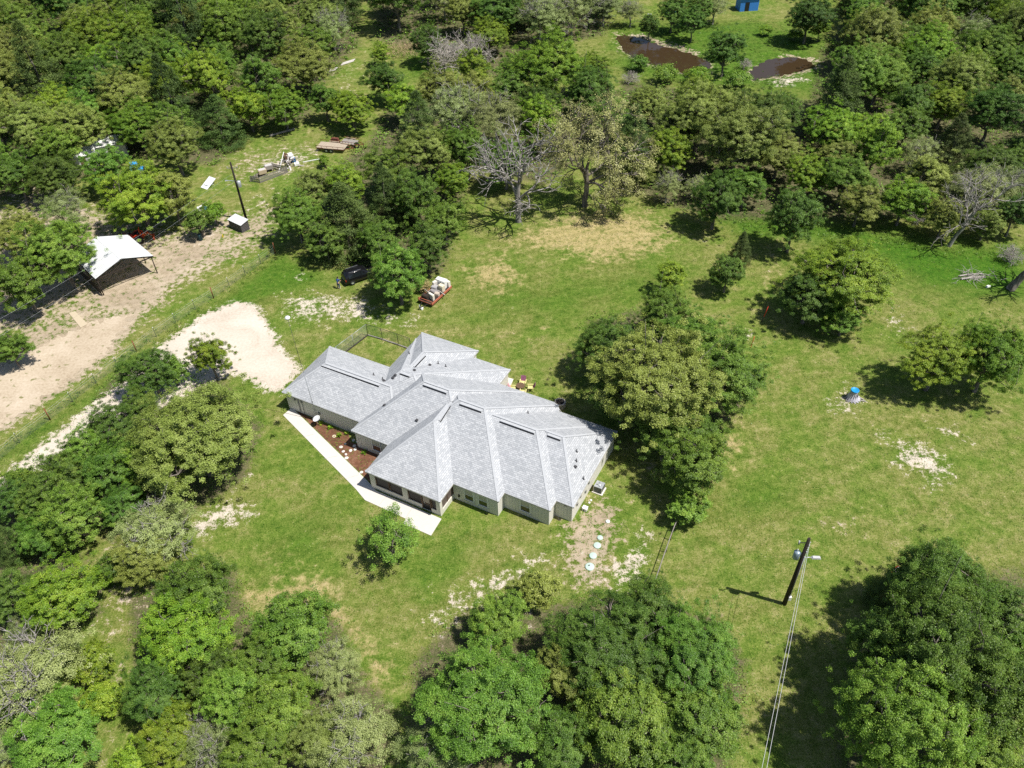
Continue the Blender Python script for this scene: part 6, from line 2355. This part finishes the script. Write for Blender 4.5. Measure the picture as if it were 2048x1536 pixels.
T(1298, 205, 50, 'O', "olive tree below the left end of the pond", .95)
T(1400, 225, 74, 'O', "olive tree with a broad top below the pond's right pool", 1.1)
T(1480, 270, 92, 'O', "widest olive tree in the woods below the pond", 1.0)
T(1350, 260, 52, 'O')
T(1560, 300, 58, 'O')
T(1275, 345, 34, 'O')
T(1435, 392, 62, 'D', "dark tree at the meadow edge right of the pale twiggy young tree", 1.1)
T(1490, 372, 42, 'G')
T(1335, 368, 32, 'P', "pale twiggy young tree at the meadow edge", 1.2)
T(1395, 372, 30, 'P')
T(1590, 440, 62, 'D', "dark tree at the meadow edge behind the meadow's big round tree", 1.1)
T(1610, 355, 44, 'B')
T(1690, 352, 58, 'G')
T(1752, 300, 50, 'B', "yellow-topped tree in the right woods left of the pale one", 1.2)
T(1840, 305, 40, 'P', "pale bare-twigged tree in the right woods", 1.1)
T(1905, 290, 50, 'C', "dark cedar behind the leaning dead tree", 1.0)
T(1712, 150, 66, 'G', "tall green tree at the right end of the pond", 1.2)
T(1765, 140, 66, 'G')
T(1810, 400, 52, 'B')
T(1720, 410, 44, 'O')
T(1980, 330, 60, 'D')
T(2040, 330, 46, 'G')
T(2030, 430, 44, 'D')
T(1975, 445, 38, 'O')
T(1890, 435, 42, 'O')
T(1275, 128, 20, 'G', None, 1, None, "bush")
T(1330, 148, 26, 'G', None, 1, None, "bush")
T(1395, 152, 24, 'B', None, 1, None, "bush")
T(1475, 160, 24, 'G', None, 1, None, "bush")
T(1300, 52, 24, 'D')
T(1385, 48, 32, 'D')
T(1450, 100, 44, 'D', "tree standing between the two pools of the pond", 1.1)
T(1345, 26, 34, 'G')
T(1262, 22, 28, 'P')
T(1398, 12, 34, 'G')
T(1430, 12, 32, 'P')
T(1620, 30, 50, 'D')
T(1640, 58, 22, 'B')
T(1530, 62, 14, 'B', None, 1, None, "bush")
T(1590, 70, 16, 'B', "bright bush on the far bank of the right pool", 1, None, "bush")
# ---- left woods by the pole barn
T(112, 500, 82, 'G', "tree leaning its grey twigs over the pole barn roof", 1.0)
T(40, 565, 66, 'G', "green tree on the left edge beside the dirt road", 1.0)
T(35, 460, 62, 'O')
T(130, 420, 48, 'P', "grey-green twiggy tree behind the pole barn", 1.1)
T(272, 385, 88, 'B', "broad bright tree over the white sheds behind the pole barn", .9)
T(118, 300, 52, 'G')
T(214, 340, 46, 'G')
T(345, 395, 52, 'O', "grey-olive tree above the red tractor", 1.1)
T(345, 285, 64, 'O', "olive tree on the near side of the big cedar", 1.0)
T(440, 245, 58, 'C', "big round cedar at the edge of the top left clearing", .62)
T(398, 447, 30, 'D', "small dark tree between the tractor and the metal-roofed shed", .9)
T(428, 425, 24, 'B', "slender light tree beside the metal-roofed shed", 1.2)
T(565, 212, 50, 'B', "bright tree at the top of the junk clearing", .9)
T(495, 215, 46, 'B')
T(605, 120, 62, 'O', "round olive tree at the left of the top clearing", 1.0)
T(150, 250, 66, 'O')
T(60, 250, 70, 'O')
T(30, 345, 56, 'G')
T(105, 345, 60, 'D')
T(20, 700, 40, 'G')

# ---- the rest of the woods, spaced out over the wooded ground
FOREST_PX = [
    [(-140, -28), (700, -28), (700, 90), (630, 175), (600, 190), (480, 250), (430, 300), (300, 330), (150, 340), (60, 390), (-120, 400)],
    [(735, -28), (1225, -28), (1225, 60), (1060, 105), (1000, 130), (880, 70), (735, 60)],
    [(1250, 170), (1420, 190), (1500, 200), (1600, 220), (1660, 120), (1710, 20), (1640, -28), (2180, -28), (2180, 440), (1960, 440), (1800, 430), (1560, 430), (1440, 400), (1250, 370)],
    [(640, 360), (740, 290), (860, 220), (900, 180), (1240, 190), (1240, 260), (1090, 330), (940, 340), (900, 420), (800, 480), (700, 500)],
    [(1300, -30), (1640, -30), (1640, -12), (1300, -8)],
]
KEEP_OPEN = [np.array(q, float) for q in (
    [(1236, 35), (1650, 20), (1650, 165), (1420, 150), (1240, 140)],
    [(440, 330), (520, 268), (640, 238), (740, 258), (730, 320), (640, 345), (520, 400), (440, 470)],
    [(660, 120), (730, 100), (860, 90), (860, 140), (740, 150), (720, 190), (650, 185)],
    [(1000, 90), (1030, 95), (1020, 130), (985, 130)])]
have = [(p[0], p[1], r_) for p, r_, *_ in TREES]
g2 = np.random.default_rng(21)
kinds = list("OOOOGGGGBBBDDCP")
for poly in FOREST_PX:
    pw = atn(poly)
    lo, hi = pw.min(0), pw.max(0)
    tries = int((hi[0] - lo[0]) * (hi[1] - lo[1]) * 0.5)
    Q = g2.uniform(lo, hi, (tries, 2))
    inside = sd_mask(Q, pw, 0.01) > 0.5
    for q in Q[inside]:
        far = np.clip((q[1] - 110) / 90, 0, 1)
        Rad = g2.uniform(3.4, 6.0) * (1 + 0.28 * far)
        if any((q[0] - x) ** 2 + (q[1] - y) ** 2 < (0.69 * (Rad + r_)) ** 2 for x, y, r_ in have):
            continue
        pxy = to_px((q[0], q[1], 5))[0]
        rp_ = Rad * F_PX / dist((q[0], q[1], 5))
        ring = pxy + rp_ * 0.92 * np.array([(math.cos(a_), math.sin(a_)) for a_ in np.linspace(0, 6.0, 10)])
        if any((sd_mask(ring, k_, 0.01) > 0.5).any() for k_ in KEEP_OPEN):
            continue
        have.append((q[0], q[1], Rad))
        if pxy[1] < -75 or pxy[0] < -110 or pxy[0] > 2160:
            continue
        TREES.append(((q[0], q[1], 0.0), Rad, kinds[int(g2.integers(len(kinds)))], None, tuple(pxy), float(g2.uniform(0.9, 1.2)), None))


# labels for the trees that have none of their own: kind, stretch of woodland, rank from the left
def stretch(x, y):
    if y > 1120 and x < 900:
        return "bottom left grove"
    if y > 1120 and x < 1500:
        return "bottom centre grove"
    if y > 1120:
        return "lower right wood"
    if y > 560 and x < 560:
        return "thicket left of lawn"
    if x < 330 and y > 210:
        return "woods around pole barn"
    if x < 730 and y < 260:
        return "top left woods" + (", back row" if y < 50 else ", second row" if y < 115 else ", third row" if y < 185 else ", front row")
    if x < 1235 and y < 175:
        return "top middle woods" + (", back row" if y < 30 else ", front row")
    if x < 1240:
        return "grove behind house" + (", far side" if y < 300 else ", near side")
    if y < 40 and x < 1660:
        return "far bank of pond"
    if x < 1660:
        return "woods below pond" + (", far side" if y < 280 else ", near side")
    return "right-hand woods" + (", back row" if y < 70 else ", second row" if y < 160 else ", third row" if y < 250 else ", front row")


ORD = ["leftmost", "second", "third", "fourth", "fifth", "sixth", "seventh", "eighth", "ninth", "tenth", "eleventh", "twelfth",
       "thirteenth", "fourteenth", "fifteenth", "sixteenth", "seventeenth", "eighteenth", "nineteenth", "twentieth"]
bins = {}
for k, t in enumerate(TREES):
    if t[3] is None:
        bins.setdefault((KIND[t[2]][3] if t[6] != "bush" else KIND[t[2]][3].replace("tree", "bush"), stretch(*t[4])), []).append(k)
auto = {}
for (words_, where), ks in bins.items():
    ks.sort(key=lambda k: TREES[k][4][0])
    for n_, k in enumerate(ks):
        if len(ks) == 1:
            auto[k] = (f"only {words_} of the {where}", where)
        else:
            auto[k] = (f"{words_}, " + ("leftmost of its kind, " if n_ == 0 else f"{ORD[min(n_, 19)]} of its kind from left, ") + where, where)
for k, (p, Rad, code, label, pxy, hs, fam) in enumerate(TREES):
    if label is None:
        lab, where = auto[k]
        plant(p, Rad, code, lab, "trees of the " + where, hs, fam)
    else:
        plant(p, Rad, code, label, None, hs, fam)


# ---- bare and half-bare trees
def bare_tree(name, label, pos, scale, seed, lean=0.0, rz=0.0, leaf=None, nleaf=0, cat="tree", bark=BARK_GREY, **kw):
    tk, br, tips = bare_proto(seed, lean=lean, **kw)
    t = thing(name, label, cat, pos, rz, None, (scale, scale, scale))
    tubes(tk, 9).build("trunk", bark, t)
    tubes(br, 4).build("branches", bark, t)
    if leaf:
        g = np.random.default_rng(seed)
        T_ = np.array([tuple(x) for x in tips])
        C = T_[g.integers(len(T_), size=nleaf)] + g.normal(0, 0.045, (nleaf, 3))
        V = leaves_at(C, None, 0.016, g, np.array([0, 0, 0.8]))
        o = bpy.data.objects.new("crown", quad_mesh("crown", V, nleaf, LEAF[leaf]))
        o.parent = t
        col.objects.link(o)
    return t


bare_tree("dead_tree", "leafless grey dead oak standing at the meadow's far edge", at(1037, 443), 6.1, 3, 0.02, 0.4, H=2.3, levels=4, first=0.45, spread=0.95, tr=0.064, fan=(6, 4, 4, 3))
bare_tree("budding_oak", "tall oak with sparse straw-coloured leaves beside the leafless dead oak", at(1170, 412), 6.4, 8, 0.0, 1.3, 'straw', 24000, H=2.2, levels=4, first=0.45, spread=1.0, tr=0.062, fan=(6, 4, 4, 3), bark=BARK)
bare_tree("dead_tree", "leaning silvery dead tree at the right meadow edge", at(1897, 492), 4.9, 17, 0.26, -0.15, H=2.2, levels=4, first=0.5, spread=0.9, tr=0.052, fan=(5, 4, 4, 3), low=0)
bare_tree("dead_tree", "thick dark leaning trunk cut by the right picture edge", at(2020, 578), 4.6, 23, 0.40, 0.0, H=2.2, levels=4, first=0.6, spread=0.55, tr=0.10, fan=(4, 4, 3, 3), bark=BARK, low=0)
for lab, x, y, rx, sd in (("ball of grey bare brush on the right edge above the dark trunk", 2026, 505, 34, 31),
                          ("grey leafless thicket left half, above the grey-green twiggy tree", 890, 122, 58, 32),
                          ("grey leafless thicket right half, with debris in it", 945, 112, 58, 33),
                          ("small grey thicket at the left end of the pond", 1262, 150, 22, 34),
                          ("grey bare shrub in the left woods above the big cedar", 235, 185, 34, 35),
                          ("grey bare shrub beside the right pool of the pond", 1490, 122, 20, 36),
                          ("grey bare brush below the clearing's dark tree", 820, 222, 24, 37),
                          ("grey bare brush in front of the leaning silvery tree's woods", 1840, 425, 30, 38)):
    p = at(x, y, 1.5)
    bare_tree("bare_brush", lab, (p.x, p.y, 0), rx * dist(p) / F_PX, sd, 0, sd, H=1.6, levels=4, first=0.10, spread=1.15, tr=0.045, fan=(9, 5, 4, 4), cat="brush", bark=TWIG)
# felled branches on the meadow
t = thing("branch_pile", "heap of fallen grey branches lying on the right meadow", "branch pile", at(1945, 556))
r_ = random.Random(9)
pa = []
for k in range(60):
    a_ = Vector((r_.gauss(0, 1.3), r_.gauss(0, 0.7), r_.uniform(0.03, 0.35)))
    d_ = Vector((r_.uniform(-1, 1), r_.uniform(-0.6, 0.6), r_.uniform(-0.1, 0.45))).normalized()
    L_ = r_.uniform(0.6, 2.2)
    pa.append((bend(a_, a_ + d_ * L_, 4, 0.06, r_), [0.035, 0.03, 0.022, 0.015, 0.006]))
for k in range(4):
    a_ = Vector((-1.6, r_.uniform(-.4, .4), 0.12))
    pa.append((bend(a_, a_ + Vector((3.2, r_.uniform(-.5, .5), 0.05)), 4, 0.04, r_), [0.12, 0.1, 0.09, 0.07, 0.05]))
tubes(pa, 5).build("branches", TWIG, t)


# ---- weeds and seedlings under the trees: a mass nobody would count
def undergrowth():
    g = np.random.default_rng(77)
    Cs, S = [], []
    polys = [atn(p) for p, _, _ in LITTER]
    for pw in polys:
        lo, hi = pw.min(0), np.minimum(pw.max(0), [150, 230])
        lo = np.maximum(lo, [-150, 15])
        area_ = (hi[0] - lo[0]) * (hi[1] - lo[1])
        n = int(min(area_ * 0.45, 8000))
        Q = g.uniform(lo, hi, (n, 2))
        Q = Q[sd_mask(Q, pw, 1.0) > 0.5]
        for q in Q:
            k = int(g.integers(8, 20) * (2.2 if q[1] < 75 else 1))
            s = g.uniform(0.25, 1.3) ** 1.2
            c = np.empty((k, 3))
            c[:, :2] = q + g.normal(0, s * 0.55, (k, 2))
            c[:, 2] = np.abs(g.normal(0, s * 0.6, k)) + 0.08
            Cs.append(c)
    C = np.concatenate(Cs)
    V = leaves_at(C, None, np.clip(C[:, 1:2] / 800.0, 0.06, 0.2), g, np.array([0, 0, -400.0]))
    o = bpy.data.objects.new("undergrowth", quad_mesh("undergrowth", V, len(C), LEAF['green']))
    col.objects.link(o)
    stuff(o)


undergrowth()


# ---- rough tufts standing up out of the grass along edges
def tall_grass():
    g = np.random.default_rng(78)
    Cs = []
    for poly, dens in (([(1450, 440), (1560, 430), (1900, 480), (2060, 490), (2060, 520), (1850, 510), (1700, 480), (1480, 470)], 3.0),
                       ([(1240, 150), (1420, 180), (1560, 200), (1640, 60), (1500, 40), (1240, 40), (1210, 80)], 1.3),
                       ([(0, 900), (270, 690), (430, 590), (550, 500), (556, 515), (440, 600), (280, 705), (0, 925)], 2.2),
                       ([(950, 430), (1100, 390), (1350, 410), (1350, 425), (1100, 410), (960, 450)], 2.5)):
        pw = atn(poly)
        lo, hi = pw.min(0), pw.max(0)
        n = int((hi[0] - lo[0]) * (hi[1] - lo[1]) * dens)
        Q = g.uniform(lo, hi, (n, 2))
        Q = Q[sd_mask(Q, pw, 1.0) > g.uniform(0.2, 0.8, n)]
        for q in Q:
            k = int(g.integers(4, 9))
            c = np.empty((k, 3))
            c[:, :2] = q + g.normal(0, 0.14, (k, 2))
            c[:, 2] = np.abs(g.normal(0, 0.12, k)) + 0.03
            Cs.append(c)
    C = np.concatenate(Cs)
    for w in WATER_PX:
        C = C[sd_mask(C[:, :2], atn(w), 0.3) < 0.5]
    V = leaves_at(C, None, 0.11, g, np.array([0, 0, -400.0]), aspect=0.35)
    o = bpy.data.objects.new("tall_grass", quad_mesh("tall_grass", V, len(C), LEAF['green']))
    col.objects.link(o)
    stuff(o)


tall_grass()


def lawn_tufts():
    """loose tufts and weeds standing in the mown grass"""
    g = np.random.default_rng(90)
    pw = atn([(0, 1536), (0, 900), (560, 500), (940, 440), (1350, 420), (2048, 500), (2048, 1536)])
    lo, hi = pw.min(0), pw.max(0)
    Q = g.uniform(lo, hi, (60000, 2))
    Q = Q[sd_mask(Q, pw, 0.5) > 0.5]
    for q_ in (DRIVE_PX, ROAD_PX, walk_px):
        Q = Q[sd_mask(Q, atn(q_), 0.4) < 0.3]
    lu, lv = Q @ np.array(A_DIR[:2]), Q @ np.array(B_DIR[:2])
    Q = Q[sd_mask(np.stack([lu, lv], 1), np.array(EV), 0.3) < 0.2]
    C = np.repeat(Q, 4, 0) + g.normal(0, 0.09, (len(Q) * 4, 2))
    C = np.c_[C, np.abs(g.normal(0, 0.035, len(C))) + 0.02]
    V = leaves_at(C, None, 0.06, g, np.array([0, 0, -400.0]), aspect=0.35)
    o = bpy.data.objects.new("lawn_tufts", quad_mesh("lawn_tufts", V, len(C), LEAF['green']))
    col.objects.link(o)
    stuff(o)


lawn_tufts()
# dry reeds by the top clearing
g = np.random.default_rng(79)
pw = atn([(772, 110), (800, 92), (835, 95), (838, 110), (800, 118)])
Q = g.uniform(pw.min(0), pw.max(0), (500, 2))
C = np.concatenate([np.c_[q + g.normal(0, .1, (5, 2)), g.uniform(0.1, 1.3, 5)] for q in Q])
V = leaves_at(C, None, 0.2, g, np.array([0, 0, -400.0]), aspect=0.15)
o = bpy.data.objects.new("dry_reeds", quad_mesh("dry_reeds", V, len(C), mat("dry_reed", (0.42, 0.31, 0.18), 0.9, var=0.25)))
col.objects.link(o)
stuff(o)
# the dry bush by the red trailer
V = leaves_at(SCRUB[1], None, 0.11, np.random.default_rng(3), np.array([0, 0, 0.3]))
o = bpy.data.objects.new("crown", quad_mesh("scrub_crown", V, len(SCRUB[1]), mat("dry_olive", (0.27, 0.22, 0.09), 0.9, var=0.3)))
o.parent = SCRUB[0]
col.objects.link(o)
